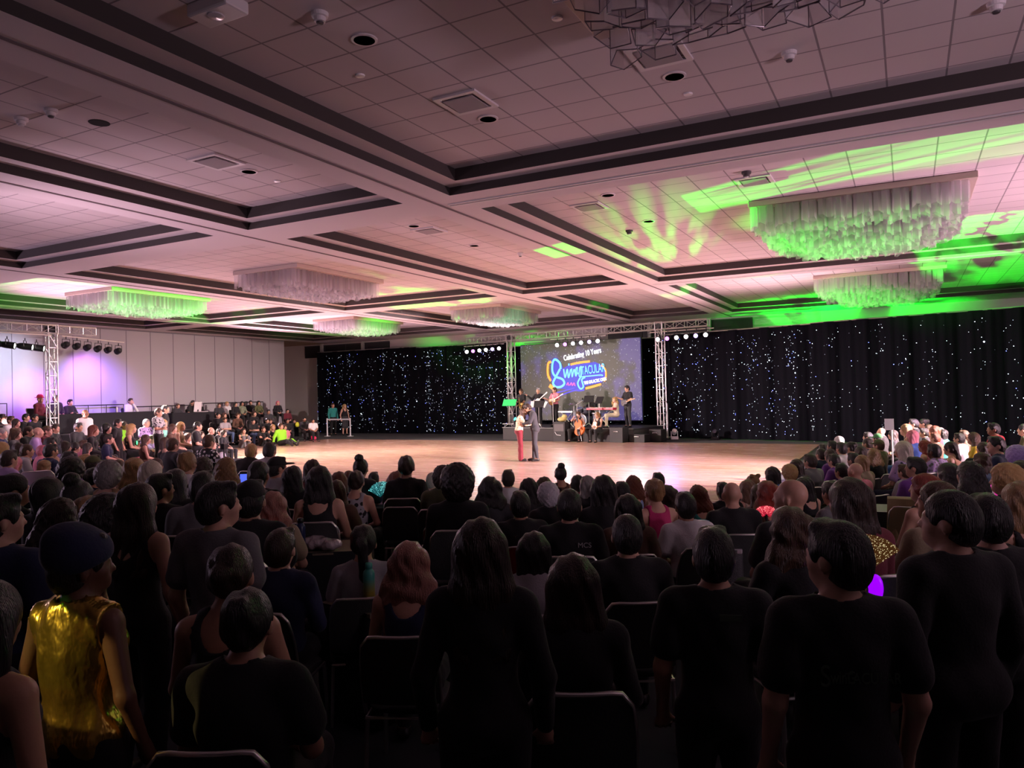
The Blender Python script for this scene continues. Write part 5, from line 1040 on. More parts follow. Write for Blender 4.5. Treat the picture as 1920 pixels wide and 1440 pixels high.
(0.35,13.07,0.0,'sit',59,'d','short','k','tee','pat_grey_lilac','trousers','black',0.912,'','','man with black hair and grey patterned shirt, right crowd'),
(0.6,13.77,0.0,'sit_f',66,'l','ponylow','b','halter','peach','trousers','black',0.902,'','','woman with dark ponytail and bare peach-lit back'),
(0.87,16.71,0.0,'sit',66,'l','short','k','tee','white','trousers','black',0.879,'','','dark-haired man in white left of the curly brown hair'),
(1.03,18.13,0.0,'sit_f',72,'l','short','n','tee','brown','trousers','black',0.862,'','','brown-haired person behind the dark-haired man in white'),
(1.07,16.17,0.0,'sit_f',80,'l','curlylong','n','tee','yellow','trousers','black',0.912,'','','curly brown-haired woman in yellow top'),
(1.08,14.29,0.0,'sit_f',65,'l','bob','b','tee','black','trousers','black',0.872,'','','dark-haired woman beside the navy-shirt man, right crowd'),
(1.28,14.93,0.3,'sit_l',61,'m','short','k','tee','red','trousers','black',0.86,'','','dark-haired man in red tee sitting high before the drape'),
(1.11,12.56,0.0,'sit_l',69,'l','short','k','tee','navy','trousers','black',1.029,'','','young man in navy tee with smooth black hair, right crowd'),
(2.06,18.04,0.0,'sit',74,'l','crew','k','tee','olive','trousers','black',0.966,'','','person in olive at the right edge, farthest back'),
(0.86,11.67,0.0,'sit_f',64,'l','longwavy','n','tee','lblue','trousers','denim',0.903,'','','woman with brown and blond streaked hair in pale blue'),
(1.18,11.04,0.0,'sit_f',44,'l','curly','v','tee','lilac','trousers','black',1.003,'','','person with fluffy lilac hair at the right edge'),
(-1.28,13.32,0.0,'sit',48,'l','crew','b','jacket','navy','trousers','teal',0.829,'','',"man in navy jacket and green trousers at the floor's right edge"),
(-1.26,11.62,0.0,'sit',60,'l','short','b','tee','grey','trousers','black',0.864,'','','brown-haired man just left of the navy jacket'),
(-1.09,12.8,0.0,'sit_f',53,'l','bob','b','tee','purple','trousers','black',0.848,'','','woman beside the man in navy jacket'),
(-0.99,12.21,0.0,'sit_f',61,'l','short','k','tee','purple','trousers','black',0.829,'','','black-haired woman in purple shirt, right crowd'),
(-0.78,10.73,0.0,'sit_f',57,'m','short','k','tee','purple','trousers','black',0.829,'','','person with dark tousled hair in front of the purple shirt'),
(-0.57,10.06,0.0,'sit',58,'l','bald','n','tee','pink','trousers','black',0.899,'','','bald man in lilac-pink shirt, right crowd'),
(-0.57,11.43,0.0,'sit_f',62,'l','bob','o','tee','khaki','trousers','black',0.869,'','','fair-haired woman in khaki behind the bald man in pink'),
(-0.71,12.06,0.0,'sit_f',59,'l','short','k','tee','black','trousers','black',0.856,'','','dark-haired head between purple shirt and golden curls'),
(-1.37,10.95,0.0,'sit_f',46,'l','bob','b','tee','char','trousers','black',0.848,'','',"dark bob-haired person at the floor's right edge"),
(-1.39,10.4,0.0,'sit_f',54,'l','curly','y','tee','lgrey','trousers','black',0.826,'','',"person with short curly blond hair at the floor's right edge"),
(-1.5,9.72,0.0,'sit_f',48,'m','bob','k','tee','blue','trousers','black',0.855,'','','black-haired person in blue at the near right of the floor'),
(-1.01,8.69,0.0,'sit_f',51,'l','long','k','tank','black','trousers','black',0.86,'','','black-haired woman with white bow and bare arm'),
(0.07,9.75,0.0,'sit_l',38,'m','short','k','long','purple','trousers','black',0.974,'','','man with black hair and dark purple shirt turned left'),
(-0.05,11.21,0.0,'sit',54,'l','short','n','tee','lgrey','trousers','black',0.8,'','','small child beside the man in dark purple shirt'),
(-0.63,7.57,0.0,'sit_f',49,'l','updo','k','tee','grey','trousers','black',0.935,'','','dark-haired person hidden left of the wide brown hair'),
(0.37,8.98,0.0,'sit_f',53,'l','longwavy','k','tee','blue','trousers','black',0.982,'','','person with long black hair near the pink glow'),
(0.52,8.42,0.0,'sit_f',46,'l','curlylong','k','tee','white','trousers','black',1.036,'','','woman with wavy black hair and white top'),
(0.76,7.85,0.0,'sit_l_f',39,'l','curly','y','tee','black','trousers','black',1.052,'','','woman with tied blond hair in black, hand at chin'),
(1.0,8.98,0.0,'sit_f',56,'l','bob','b','tee','black','trousers','black',1.006,'','','dark brown hair at the right edge behind the tied blond hair'),
(0.12,7.28,0.0,'sit_l_f',39,'l','longwavy','r','tank','black','trousers','black',1.029,'','','red-haired woman in black with bare arm beside gold chair cloth'),
(0.17,5.6,0.0,'sit_l',36,'l','crew','n','tee','khaki','trousers','khaki',1.13,'','','man with light short hair and khaki trousers'),
(0.68,6.21,0.0,'sit_f',32,'l','long','o','tank','black','trousers','black',1.083,'','','long-haired woman with yellow bow at the right edge'),
(-0.72,5.49,0.0,'sit_l',36,'l','bald','n','tee','char','trousers','black',1.138,'','','bald man with glasses in front of the red hair'),
(-0.32,5.05,0.0,'sit_f',42,'l','long','b','long','maroon','trousers','black',1.176,'','','woman with broad straight dark brown hair, right of the bald man'),
(-0.6,4.51,0.0,'sit_f',39,'l','longwavy','n','tee','black','trousers','black',1.091,'','','woman with wavy brown hair in black beside the wine glass table'),
(-0.22,2.7,0.0,'stand_l',24,'l','short','k','tee','black','trousers','black',0.962,'','','big man in black tee with script logo on his back'),
(0.14,3.46,0.0,'stand_l',37,'l','crew','k','jacket','black','trousers','black',0.975,'','','man in black suit standing at the right'),
(0.31,4.0,0.0,'stand',24,'p','short','k','tee','black','trousers','black',0.928,'','','man in black tee standing behind the suited man'),
]
# ---------------------------------------------------------------- banquet chairs and the audience
m_pad=mat('charcoal_chair_fabric',(.04,.043,.043),.75,bump=.15,bscale=80); m_chr=mat('brushed_chair_frame',(.62,.60,.58),.3,.9)
def chair_proto():
    t=empty('banquet_chair',(0,-60,0))
    def backf(u,v,off):
        z=.50+v*.375; w=.205+.008*math.sin(v*3)-.02*v; 
        x=(u-.5)*2*w; topc=max(0,abs(u-.5)*2-.72)/.28; z2=z-(.05*topc**2 if v>.5 else 0)*((v-.5)*2)
        return (x,-.245-.10*v+.03*(1-(2*u-1)**2)*-1+off,z2)
    mb=MB(); mb.grid(lambda u,v:backf(u,v,.03),10,8); mb.grid(lambda u,v:backf(1-u,v,-.012),10,8)
    n=11*9
    pts=[backf(0,v/8,.009) for v in range(9)]+[backf(u/10,1,.009) for u in range(1,11)]+[backf(1,1-v/8,.009) for v in range(1,9)]
    mb.build('backrest',m_pad,t,smooth=True)
    MB().tube([(-.2,-.23,.44)]+pts+[(.2,-.23,.44)],.0125,8).build('back_frame',m_chr,t,smooth=True)
    F=Field((-.28,-.3,.38),(.28,.3,.52),.014); F.ell((0,0,.445),(.25,.26,.042),None,.01); F.clip(lambda X,Y,Z: np.maximum(np.abs(X)-.215,np.abs(Y)-.225))
    me=F.mesh('seat'); me.materials.append(m_pad); link_mesh('seat',me,t)
    MB().tube([(-.2,.2,.405),(.2,.2,.405),(.2,-.22,.405),(-.2,-.22,.405),(-.2,.2,.405)],.012,6).build('seat_frame',m_chr,t)
    for x,y in ((-1,1),(1,1),(-1,-1),(1,-1)):
        MB().tube([(x*.2,y*.2,.41),(x*.21,y*.235,.0)],.0125,6).build('leg',m_chr,t)
    return t
CH=chair_proto(); chair_used=[False]
def put_chair(x,y,rz,label,z=0,mats=None):
    c=CH if not chair_used[0] else copy_tree(CH); chair_used[0]=True
    c.location=(x,y,z); c.rotation_euler.z=rz; tag(c,label,'chair','banquet chairs in the audience')
    if mats:
        for o in c.children:
            if o.name.split('.')[0] in('backrest','seat'): o.material_slots[0].link='OBJECT'; o.material_slots[0].material=mats
    return c
STOP=set('the with and a of in by to his her right left dark long black beside behind bare small very just short two'.split())
def chair_label(l,col='grey'):
    w_=l.split(',')[0].split()[:11]
    while w_[-1] in STOP: w_=w_[:-1]
    return col+' banquet chair under the '+' '.join(w_)
m_redpad=mat('red_chair_fabric',(.35,.01,.02),.7); m_white_pad=mat('white_chair_cover',(.62,.60,.70),.8,bump=.1,bscale=12); m_blue_pad=mat('pale_blue_chair_cover',(.28,.36,.42),.8)
for (x,y,base,pn,yw,sk,h,hc,top,tc,bot,bc,s,hat,sh,lab) in PEOPLE:
    p0=pn.split('_')[0]
    hk,hcn=(hat.split(':')+[None])[:2] if hat else (None,None)
    person((x,y,base),pn,yw,sk,h,hc,top,tc,bot,bc,lab,'audience on the floor' if p0 in('floor','knees','legsout') else ('seated audience' if p0 not in('stand','cross') else 'standing audience'),s,hk,hcn,m_shoe if sh!='l' else m_shoe)
    bx,by=x+.28*math.sin(R(yw)),y-.28*math.cos(R(yw)); clash=any(math.hypot(bx-q[0],by-q[1])<.36 and abs(q[2]-base)<.3 and q[-1]!=lab for q in PEOPLE)
    if not clash and p0 in('sit','lean','chin','folded') and (math.hypot(x,y)<13 or base>0):
        red='broad dark-haired man in black seated' in lab; blue='pale blue' in lab
        c=put_chair(x,y,R(yw),chair_label(lab,'red' if red else 'grey'),base,m_redpad if red else None); c.scale=(s,s,s)
# ---------------------------------------------------------------- raised seating by the left wall
m_riser=mat('black_riser_skirt',(.010,.011,.014),.9,bump=.2,bscale=12); m_cloth_b=mat('black_tablecloth',(.010,.011,.015),.9,bump=.25,bscale=14)
m_tweed=mat('dim_patterned_cloth',(.20,.16,.11),.85,var=.45,bscale=35); m_wcloth=mat('white_tablecloth',(.62,.58,.62),.85,bump=.1,bscale=14)
def platform(x0,x1,y0,y1,h,label):
    t=empty('seating_riser',((x0+x1)/2,(y0+y1)/2,0),0,label,'riser','black seating risers along the left wall')
    MB().box((0,0,h-.03),(x1-x0,y1-y0,.06)).build('deck',m_deck,t); MB().box((0,0,(h-.06)/2),(x1-x0-.04,y1-y0-.04,h-.06)).build('skirt',m_riser,t)
platform(-30.38,-28.45,16.3,21.9,.95,'tall black riser under the judges by the violet-lit wall')
platform(-30.38,-28.45,22.0,25.0,.85,'black riser under the second raised table')
platform(-30.38,-28.35,25.1,29.6,.80,'black riser under the rear seats near the drape corner')
platform(-28.32,-26.6,24.6,29.0,.12,'low black riser in front of the rear seats')
def table(x,y,sx,sy,rz,label,top,side,h=.75,z=0,group='audience tables'):
    t=empty('banquet_table',(x,y,z),rz,label,'table',group)
    MB().box((0,0,h-.02),(sx,sy,.03)).build('tabletop',top,t,bevel=.006)
    nu=int((sx+sy)*2/.09); P=[(-sx/2,-sy/2),(sx/2,-sy/2),(sx/2,sy/2),(-sx/2,sy/2)]
    def edge(s):
        s=(s%1)*2*(sx+sy)
        for i,L in enumerate((sx,sy,sx,sy)):
            if s<=L: a,b=P[i],P[(i+1)%4]; return a[0]+(b[0]-a[0])*s/L,a[1]+(b[1]-a[1])*s/L
            s-=L
        return P[0]
    def fn(u,v):
        x_,y_=edge(u); k=1+.015*v+.03*v*math.sin(u*nu*1.3)/max(sx,1); return (x_*k,y_*k,h-.004-v*(h-.03))
    MB().grid(fn,nu,3).build('tablecloth_drop',side,t,smooth=True)
    for a,b in ((-1,-1),(1,-1),(1,1),(-1,1)): MB().tube([(a*(sx/2-.12),b*(sy/2-.1),h-.035),(a*(sx/2-.12),b*(sy/2-.1),0)],.015,6).build('leg',m_black,t)
    return t
table(-28.75,19.0,.5,4.4,0,'long black-skirted judges\' table on the tall riser',m_cloth_b,m_cloth_b,.74,.95,'judges\' tables')
table(-28.75,23.2,.5,2.3,0,'shorter black-skirted raised table with the white laptop',m_cloth_b,m_cloth_b,.72,.85,'judges\' tables')
for i,(y0,y1,z) in enumerate(((18.6,21.0,1.95),(21.3,24.5,1.93),(25.2,29,1.9),(14.5,16.2,2.1))):
    mb=MB().tube([(0,y0-y1,0),(0,y0-y1,z-.9),(0,0,z-.9),(0,0,0)],.022,6)
    for k in (1,2): mb.tube([(0,(y0-y1)*k/3,z-.9),(0,(y0-y1)*k/3,0)],.016,6)
    tag(mb.build('guard_rail',m_black,loc=(-30.3,y1,.95 if i!=1 else .85)),['black guard rail behind the judges\' table','black guard rail behind the second raised table','black guard rail behind the rear seats','black rail by the wall at the left edge'][i],'railing','black guard rails along the wall')
t=empty('laptop',(-28.7,23.75,1.57),R(-75),'white laptop lid standing open on the raised table','laptop'); MB().box((0,0,.012),(.5,.36,.02)).build('base',m_white,t); MB().box((0,-.19,.24),(.54,.02,.46),(R(-8),0,0)).build('lid',mat('white_lid',(.78,.76,.78),.4),t,bevel=.008)
def lathe_thing(name,loc,parts,label,cat,group=None):
    t=empty(name,loc,0,label,cat,group)
    for pn,prof,m in parts: MB().lathe(prof,n=20).build(pn,m,t,smooth=True)
    return t
m_clear=mat('clear_glass',(.85,.9,.92),.05,trans=.9,alpha=.55); m_water=mat('clear_plastic',(.7,.75,.78),.1,trans=.5,alpha=.7)
def bottle(loc,h,r,body,cap,label,grp=None,name='water_bottle'):
    return lathe_thing(name,loc,[('bottle_body',[(0,0),(r,0),(r,h*.74),(r*.9,h*.8),(r*.55,h*.85),(r*.5,h*.88),(0,h*.88)],body),('cap',[(0,h*.86),(r*.62,h*.86),(r*.62,h*.98),(r*.5,h),(0,h)],cap)],label,'bottle',grp)
bottle((-28.72,19.6,1.69),.24,.035,mat('white_bottle',(.8,.8,.85),.3),m_white,'small white bottle on the judges\' table')
# white belt barriers
m_wpost=mat('white_post',(.80,.82,.86),.4)
def barrier(A,B,h,label,belt=.07):
    A=Vector((*A,0));B=Vector((*B,0)); t=empty('belt_barrier',A,0,label,'barrier','white belt barriers at the dance floor corners')
    for p in (Vector((0,0,0)),B-A):
        MB().tube([p+Vector((0,0,.02)),p+Vector((0,0,h))],.035,10).build('post',m_wpost,t)
        MB().lathe([(.17,0),(.17,.015),(.06,.03),(.035,.05)],c=p,n=20).build('post_base',m_wpost,t)
    mb=MB(); u=(B-A).normalized(); n=Vector((-u.y,u.x,0)); L=(B-A).length
    mb.box((B-A)/2+Vector((0,0,h-.06)),(L,.01,belt),Matrix((u,n,Vector((0,0,1)))).transposed()); mb.build('belt',mat('white_belt',(.7,.72,.78),.5),t)
barrier((-12.48,9.58),(-11.2,10.28),1.0,'white belt barrier beside the camera tripod, near corner of the floor')
barrier((-27.77,31.1),(-26.35,31.3),.97,'white belt barrier in front of the two hosts')
# camera tripod, sign
t=empty('camera_tripod',(-12.75,11.1,0),R(20),'black video camera on a tripod at the near left floor corner','tripod')
for a in (0,120,240): MB().tube([(0,0,.85),(.33*math.cos(R(a)),.33*math.sin(R(a)),0)],.014,6).build('leg',m_black,t)
MB().tube([(0,0,.8),(0,0,1.05)],.018,8).build('column',m_black,t); MB().box((0,0,1.12),(.09,.16,.12)).box((0,.12,1.12),(.06,.1,.06)).build('camera_body',m_black,t,bevel=.008)
def sign():
    t=empty('sign_post',(-.29,16.2,0),R(0),'white paper sign on a white pole above the right crowd','sign')
    MB().tube([(0,0,.02),(0,0,1.24)],.016,8).build('pole',m_wpost,t); MB().lathe([(.16,0),(.16,.015),(.03,.03)],n=20).build('base',m_wpost,t)
    MB().box((-.04,-.03,1.33),(.16,.012,.22)).build('sign_sheet',mat('paper',(.75,.77,.8),.7),t); return t
sign()
# ---------------------------------------------------------------- audience tables and what stands on them
table(-11.59,5.99,2.0,.75,R(32),'table with white cloth top and black skirt at far left of the audience',m_wcloth,m_cloth_b)
table(-24.00,17.68,1.1,1.1,R(28),'small square table with black cloth in the middle of the left crowd',m_wcloth,m_cloth_b)
table(-6.93,5.67,.75,.75,R(20),'dark table with tan corner left of the big grey-shirt man',m_tweed,m_cloth_b)
table(-4.85,5.15,1.15,.55,R(35),'long table with patterned tan top behind the navy bottle',m_tweed,m_cloth_b)
table(-3.18,4.05,.5,.62,R(-10),'small table with tan patterned top under the teal bottle',m_tweed,m_cloth_b)
table(-5.62,7.5,.9,.42,R(20),'black-clothed table with the turquoise glowing wand',m_cloth_b,m_cloth_b)
table(-1.55,6.72,.5,.7,R(8),'table with sequinned silver edge under the wine glasses',m_wcloth,mat('sequin_cloth',(.12,.12,.13),.3,.6,bump=.6,bscale=120))
table(-0.42,9.17,.8,.6,R(5),'small table beside the gold chair cloth',mat('green_white_cloth',(.4,.5,.4),.8),m_cloth_b)
table(0.22,4.98,.6,.75,R(0),'table with tan cloth near the glowing violet fan handle',m_tweed,m_cloth_b)
table(-2.82,7.31,.7,.5,R(20),'little table behind the pale blue chair, cups on it',m_wcloth,m_cloth_b)
m_navyb=mat('navy_enamel',(.01,.02,.08),.35); m_lid=mat('black_lid',(.012,.012,.014),.4)
bottle((-4.72,4.92,.752),.30,.042,m_navyb,m_lid,'tall dark navy bottle on the patterned table','bottles on the tables')
def grad_bottle():
    m,nt,b=nodes('teal_to_yellow_enamel'); b.inputs['Roughness'].default_value=.35; tc=nt.nodes.new('ShaderNodeTexCoord'); s_=nt.nodes.new('ShaderNodeSeparateXYZ'); r=nt.nodes.new('ShaderNodeValToRGB')
    r.color_ramp.elements[0].color=(.42,.36,.05,1); r.color_ramp.elements[0].position=.08; r.color_ramp.elements[1].color=(.06,.36,.30,1); r.color_ramp.elements[1].position=.17
    nt.links.new(tc.outputs['Object'],s_.inputs[0]); nt.links.new(s_.outputs[2],r.inputs[0]); nt.links.new(r.outputs[0],b.inputs['Base Color']); return m
bottle((-3.12,3.86,.752),.27,.038,grad_bottle(),mat('teal_cap',(.08,.4,.34),.4),'tall bottle fading from teal to yellow on the small table','bottles on the tables')
bottle((-3.18,4.27,.752),.27,.036,mat('pale_pink_enamel',(.55,.35,.28),.4),m_lid,'pale pink flask with black lid behind the pink-haired woman','bottles on the tables')
bottle((-3.06,4.32,.752),.25,.033,m_lid,m_lid,'black flask beside the pale pink flask','bottles on the tables')
bottle((-5.78,7.6,.752),.24,.036,mat('violet_glow_plastic',(.12,.05,.5),.2,emit=(.12,.05,.6),es=.35),m_lid,'violet translucent bottle beside the turquoise wand','bottles on the tables')  # body given a faint glow of its own in place of light through it
bottle((-1.42,6.78,.752),.23,.034,m_water,mat('red_cap',(.35,.12,.1),.4),'clear drink bottle with dark red cap right of the wine glasses','bottles on the tables')
def wine(loc,label): return lathe_thing('wine_glass',loc,[('bowl',[(.008,.10),(.03,.115),(.042,.15),(.040,.20),(.034,.235)],m_clear),('stem',[(.004,.0),(.004,.10),(.008,.105)],m_clear),('foot',[(.036,0),(.034,.004),(.004,.008)],m_clear)],label,'glass','wine glasses on the sequinned table')
wine((-1.72,6.5,.752),'wine glass at the left edge of the sequinned table'); wine((-1.5,6.95,.752),'wine glass with green stem shine, in the middle of the sequinned table')
lathe_thing('tumbler',(-1.62,6.6,.752),[('cup_body',[(0,0),(.045,0),(.055,.16),(0,.16)],mat('grey_blue_cup',(.07,.13,.18),.4)),('lid',[(0,.16),(.058,.16),(.056,.19),(0,.192)],mat('blue_lid',(.05,.25,.38),.4))],'blue-lidded tumbler between the two wine glasses','cup')
lathe_thing('plastic_cup',(-3.35,3.98,.752),[('cup_wall',[(.032,0),(.045,.11)],m_clear),('rim',[(.045,.11),(.047,.114),(.045,.118)],m_clear),('drink',[(0,.005),(.032,.005),(.036,.04),(0,.04)],mat('pink_drink',(.4,.2,.2),.2))],'clear plastic cup left of the teal bottle','cup')
tag(MB().box((0,0,.004),(.11,.09,.008)).build('napkin',mat('white_paper',(.8,.8,.82),.8),loc=(-3.10,3.74,.752),rz=.5),'small white paper lying in front of the teal bottle','paper')
def blobthing(name,prims,loc,m,label,cat,hh=.012,nz=None):
    F=Field((-.35,-.35,-.05),(.35,.35,.55),hh)
    for q in prims: F.cap(*q) if len(q)==5 else F.ell(*q)
    if nz: F.noise(nz)
    me=F.mesh(name); me.materials.append(m); o=link_mesh(name,me,None,loc); tag(o,label,cat); return o
blobthing('plastic_bag',[((-.1,0,.06),(.14,.12,.06),None,.05),((.08,.02,.05),(.10,.1,.05),None,.05)],(-4.62,5.08,.752),mat('crinkled_plastic',(.42,.36,.38),.25,bump=.8,bscale=25),'crinkled pinkish plastic bag on the patterned table','bag',nz=lambda X,Y,Z:.008*np.sin(50*X+20*Y)*np.sin(45*Z+30*Y))
blobthing('glass_carafe',[((0,0,.075),(.085,.085,.078),None,.03),((0,0,.12),(-.03,0,.21),.035,.02,.04),((-.03,0,.21),(-.028,0,.24),.022,.026,.02)],(-4.8,5.4,.752),mat('smoked_glass',(.35,.33,.36),.08,coat=.5),'round grey glass carafe with narrow neck','carafe')
# glowing toys
def wand(loc,label,c,s,pts,r=.012):
    t=empty('light_wand',loc,0,label,'glowing toy','glowing toys in the audience'); MB().tube(pts,r,6).build('glow_tube',glow('glow_%s'%label.split()[0],c,s),t); MB().tube([Vector(pts[0])-Vector((0,0,.12)),pts[0]],r*1.2,8).build('handle',m_lid,t); return t
wand((-5.45,7.33,.85),'turquoise glowing coiled wand standing on the black table',(.0,.8,.85),2.2,[(-.12,0,.0),(-.05,0,.07),(-.08,0,.13),(.0,0,.10),(.03,0,.2),(.08,0,.26),(.06,0,.3)])
wand((-4.62,4.4,.80),'red glowing loop wand right of the big grey-shirt man',(1,.05,.04),2.5,[(0,0,.0),(.03,0,.06),(.0,0,.12),(.05,0,.17),(.03,0,.24)])
wand((-3.75,7.25,.87),'turquoise glowing ring wand beside the silver hair',(0,.75,.7),1.8,[(-.05,0,0),(.03,0,.03),(.06,0,.09),(.0,0,.13),(-.05,0,.09),(.05,0,.17)])
def fan(loc,rz,label,c,rib,spread=70,L=.3,tilt=0):
    t=empty('folding_fan',loc,rz,label,'fan','glowing folding fans'); a0=R(90-spread+tilt); mb=MB(); n=24
    def fn(u,v): a=a0+R(2*spread)*u; rr=.04+L*v; return (rr*math.cos(a),.006*math.sin(u*n*PI),rr*math.sin(a))
    mb.grid(fn,n*2,4); o=mb.build('fan_leaf',c,t); md=o.modifiers.new('s','SOLIDIFY'); md.thickness=.003
    MB().tube([(0,0,-.06),(0,0,.05)],.012,8).build('fan_handle',rib,t); dots=MB(); rg=random.Random(len(label))
    for i in range(220):
        u,v=rg.random(),rg.random()**.5; p=Vector(fn(u,v)); e=.0022
        dots.add([p+Vector((0,-.006,e)),p+Vector((e,-.006,0)),p+Vector((0,-.006,-e)),p+Vector((-e,-.006,0))],[(0,1,2,3)])
    return t,dots
t,d=fan((-5.74,7.41,.84),R(20),'wide turquoise glitter fan held up in front of the shining floor',mat('turquoise_film',(.10,.30,.33),.2,emit=(.05,.5,.55),es=.12,alpha=.7),m_lid,62,.17); tag(d.build('glitter_dots',glow('glow_cyan_dots',(.3,1,1),3),t),kind='stuff')
t,d=fan((-1.18,7.2,.88),R(8),'red glowing fan right of the bald man in black polo',mat('red_film',(.4,.03,.06),.3,emit=(.8,.03,.08),es=.4),m_lid,50,.09); tag(d.build('glitter_dots',glow('glow_red_dots',(1,.25,.25),3),t),kind='stuff')
t,d=fan((.70,9.3,.80),R(-5),'pink glowing fan low at the right edge crowd',mat('pink_film',(.5,.03,.25),.3,emit=(.9,.05,.45),es=.6),m_lid,65,.2); tag(d.build('glitter_dots',glow('glow_pink_dots',(1,.3,.8),3),t),kind='stuff')
t,d=fan((-.225,4.66,1.05),R(5),'gold glitter fan held beside the big man in black tee',mat('gold_film',(.22,.12,.06),.4,emit=(.3,.12,.03),es=.12),m_lid,30,.17,tilt=-22); tag(d.build('glitter_dots',glow('glow_gold_dots',(1,.85,.45),1.0),t),kind='stuff')
F=Field((-.1,-.1,-.12),(.1,.1,.12),.009); F.ell((0,0,0),(.042,.03,.078)); me=F.mesh('fan_handle'); me.materials.append(mat('violet_glow_shell',(.1,.0,.2),.3,emit=(.28,.0,.95),es=1.3)); o=link_mesh('fan_handle_light',me,t,(.035,-.05,-.075)); tag(o,'violet glowing oval handle')
t=empty('tablet',(-8.77,8.05,.80),R(35),'tablet with bright blue screen beside the curly light brown hair','tablet'); MB().box((0,0,.11),(.22,.012,.17),(R(-15),0,0)).build('tablet_case',m_lid,t,bevel=.004); MB().box((0,-.0085,.11),(.2,.004,.15),(R(-15),0,0)).build('tablet_screen',glow('tablet_glow',(.10,.16,.9),1.1),t)
# clothing hung over chairs
def cover(loc,rz,m,label,w_=.44,h=.5):
    def fn(u,v): x=(u-.5)*w_*(1+.1*(1-v)); return (x,-.02+.022*math.sin(u*26)*(1-v)+.0,v*h)
    def fb(u,v): x=(.5-u)*w_*(1+.1*(1-v)); return (x,.075+.018*math.sin(u*21+2)*(1-v),v*h)
    mb=MB().grid(fn,36,8).grid(fb,36,8).grid(lambda u,v:((u-.5)*w_,-.02+.095*v,h+.02*math.sin(PI*v)),36,3); o=mb.build('chair_cover',m,loc=loc,rz=rz,smooth=True); tag(o,label,'cloth'); return o
CV=[(-12.38,7.06,60,m_white_pad,'white','white-violet banquet chair at the far left table',1.2),(.0,8.75,0,mat('gold_chair_fabric',(.42,.33,.17),.55,bump=.3,bscale=10,sheen=.2),'gold','banquet chair draped in gold cloth, right of centre',1.0),(-2.75,6.75,22,m_blue_pad,'blue','pale blue empty banquet chair in the centre rows',1.0),
    (-1.62,3.35,-28,None,'e','empty grey banquet chair with silver frame, lower right of centre',1.05),(-5.1,7.0,25,None,'f','tall empty banquet chair behind the afro',1.0),(-3.95,6.2,15,m_redpad,'red','empty red banquet chair right of the long brown hair',1.0)]
for x,y,a,m,k,lab,s in CV:
    c=put_chair(x,y,R(a),lab,0,m); c.scale=(s,s,s)
cover((.0,8.47,.42),0,mat('gold_drape_cloth',(.42,.33,.17),.5,bump=.25,bscale=9,sheen=.2),'gold-coloured cloth hung over a chair back, right of centre',.42,.53)
# ---------------------------------------------------------------- marks on clothes
def lettering(parent,s,loc,size,m,rz=0,sx=1,name='shirt_lettering'):
    cu=bpy.data.curves.new(name,'FONT'); cu.body=s; cu.size=size; cu.extrude=.001; cu.align_x='CENTER'
    o=bpy.data.objects.new('tmp',cu); COL.objects.link(o); me=bpy.data.meshes.new_from_object(o.evaluated_get(bpy.context.evaluated_depsgraph_get())); bpy.data.objects.remove(o)
    ob=bpy.data.objects.new(name,me); COL.objects.link(ob); ob.parent=parent; ob.location=loc; ob.rotation_euler=(PI/2,0,rz); ob.scale=(sx,1,1); me.materials.clear(); me.materials.append(m); return ob
def who(s): return next(o for o in COL.objects if o.get('label','').find(s)>=0 and o.get('category')=='person')
m_print=mat('pale_print',(.45,.45,.45),.8); m_dimprint=mat('dim_green_print',(.06,.085,.06),.8)
lettering(who('small letters on the shoulder'),'MCS',(.10,-.155,.90),.05,m_print)
b_=who('script logo on his back')
lettering(b_,'S',(-.10,-.148,1.205),.10,m_dimprint,sx=.8); lettering(b_,'winG',(-.045,-.15,1.215),.06,m_dimprint,sx=.6); lettering(b_,'TACULAR',(.05,-.15,1.215),.05,m_dimprint,sx=.8)
b_=who('label below the neck'); MB().box((.05,-.135,1.36),(.09,.004,.028)).build('neck_label',m_dimprint,b_)
g=who('gold metallic vest')
for o in g.children:
    if o.name.startswith(('halter','vest')):
        o.name='gold_vest'; o.material_slots[0].material=mat('gold_lame',(.62,.40,.07),.26,.85,bump=1.0,bscale=9,stretch=(1.4,1.4,.7))
# ---------------------------------------------------------------- the band
m_brass=mat('gold_brass',(.75,.50,.18),.25,.9); m_wood_o=mat('orange_varnish',(.62,.13,.02),.25,coat=.6); m_sun=mat('sunburst_wood',(.55,.28,.10),.3,coat=.5); m_cream=mat('cream_lacquer',(.7,.62,.5),.3)
def stage_pt(px,back,z=.55): return None
BG='band on the bandstand'
def bandm(x,y,z,pn,yaw,sk,h,hc,top,tc,bot,bc,label,s=1,hat=None,hc2=None): return person((x,y,z),pn,yaw,sk,h,hc,top,tc,bot,bc,label,BG,s,hat,hc2)
ZP=.55
bandm(-15.82,30.85,ZP,'sax',165,'m','crew','n','tee','black','trousers','black','bearded musician in black playing a saxophone at the left truss leg',1.02)
bandm(-14.87,30.72,ZP,'bass',170,'l','buzz','g','long','black','trousers','black','bald bassist in black shirt, second musician from left',1.03)
bandm(-14.0,30.6,ZP,'guitar',160,'l','crew','n','tee','pat_lgrey_pink','trousers','black','guitarist with glasses in a pale patterned shirt',1.04)
bandm(-12.55,31.45,ZP,'drums',170,'d','short','k','tee','black','trousers','black','drummer in black cap behind the drum kit',1.0,'beret','black')
bandm(-10.95,30.15,ZP,'keys',115,'p','longwavy','y','long','cream','trousers','cream','blond singer in cream dress seated at the red keyboard',1.0)
bandm(-10.45,30.2,ZP,'guitar',150,'l','short','k','tee','black','trousers','char','dark-haired guitarist in black shirt standing right of the blond singer',1.03)
bandm(-12.15,28.98,0,'cello',165,'p','ponylow','n','tank','black','trousers','black','cellist in black seated in front of the bandstand',1.04)
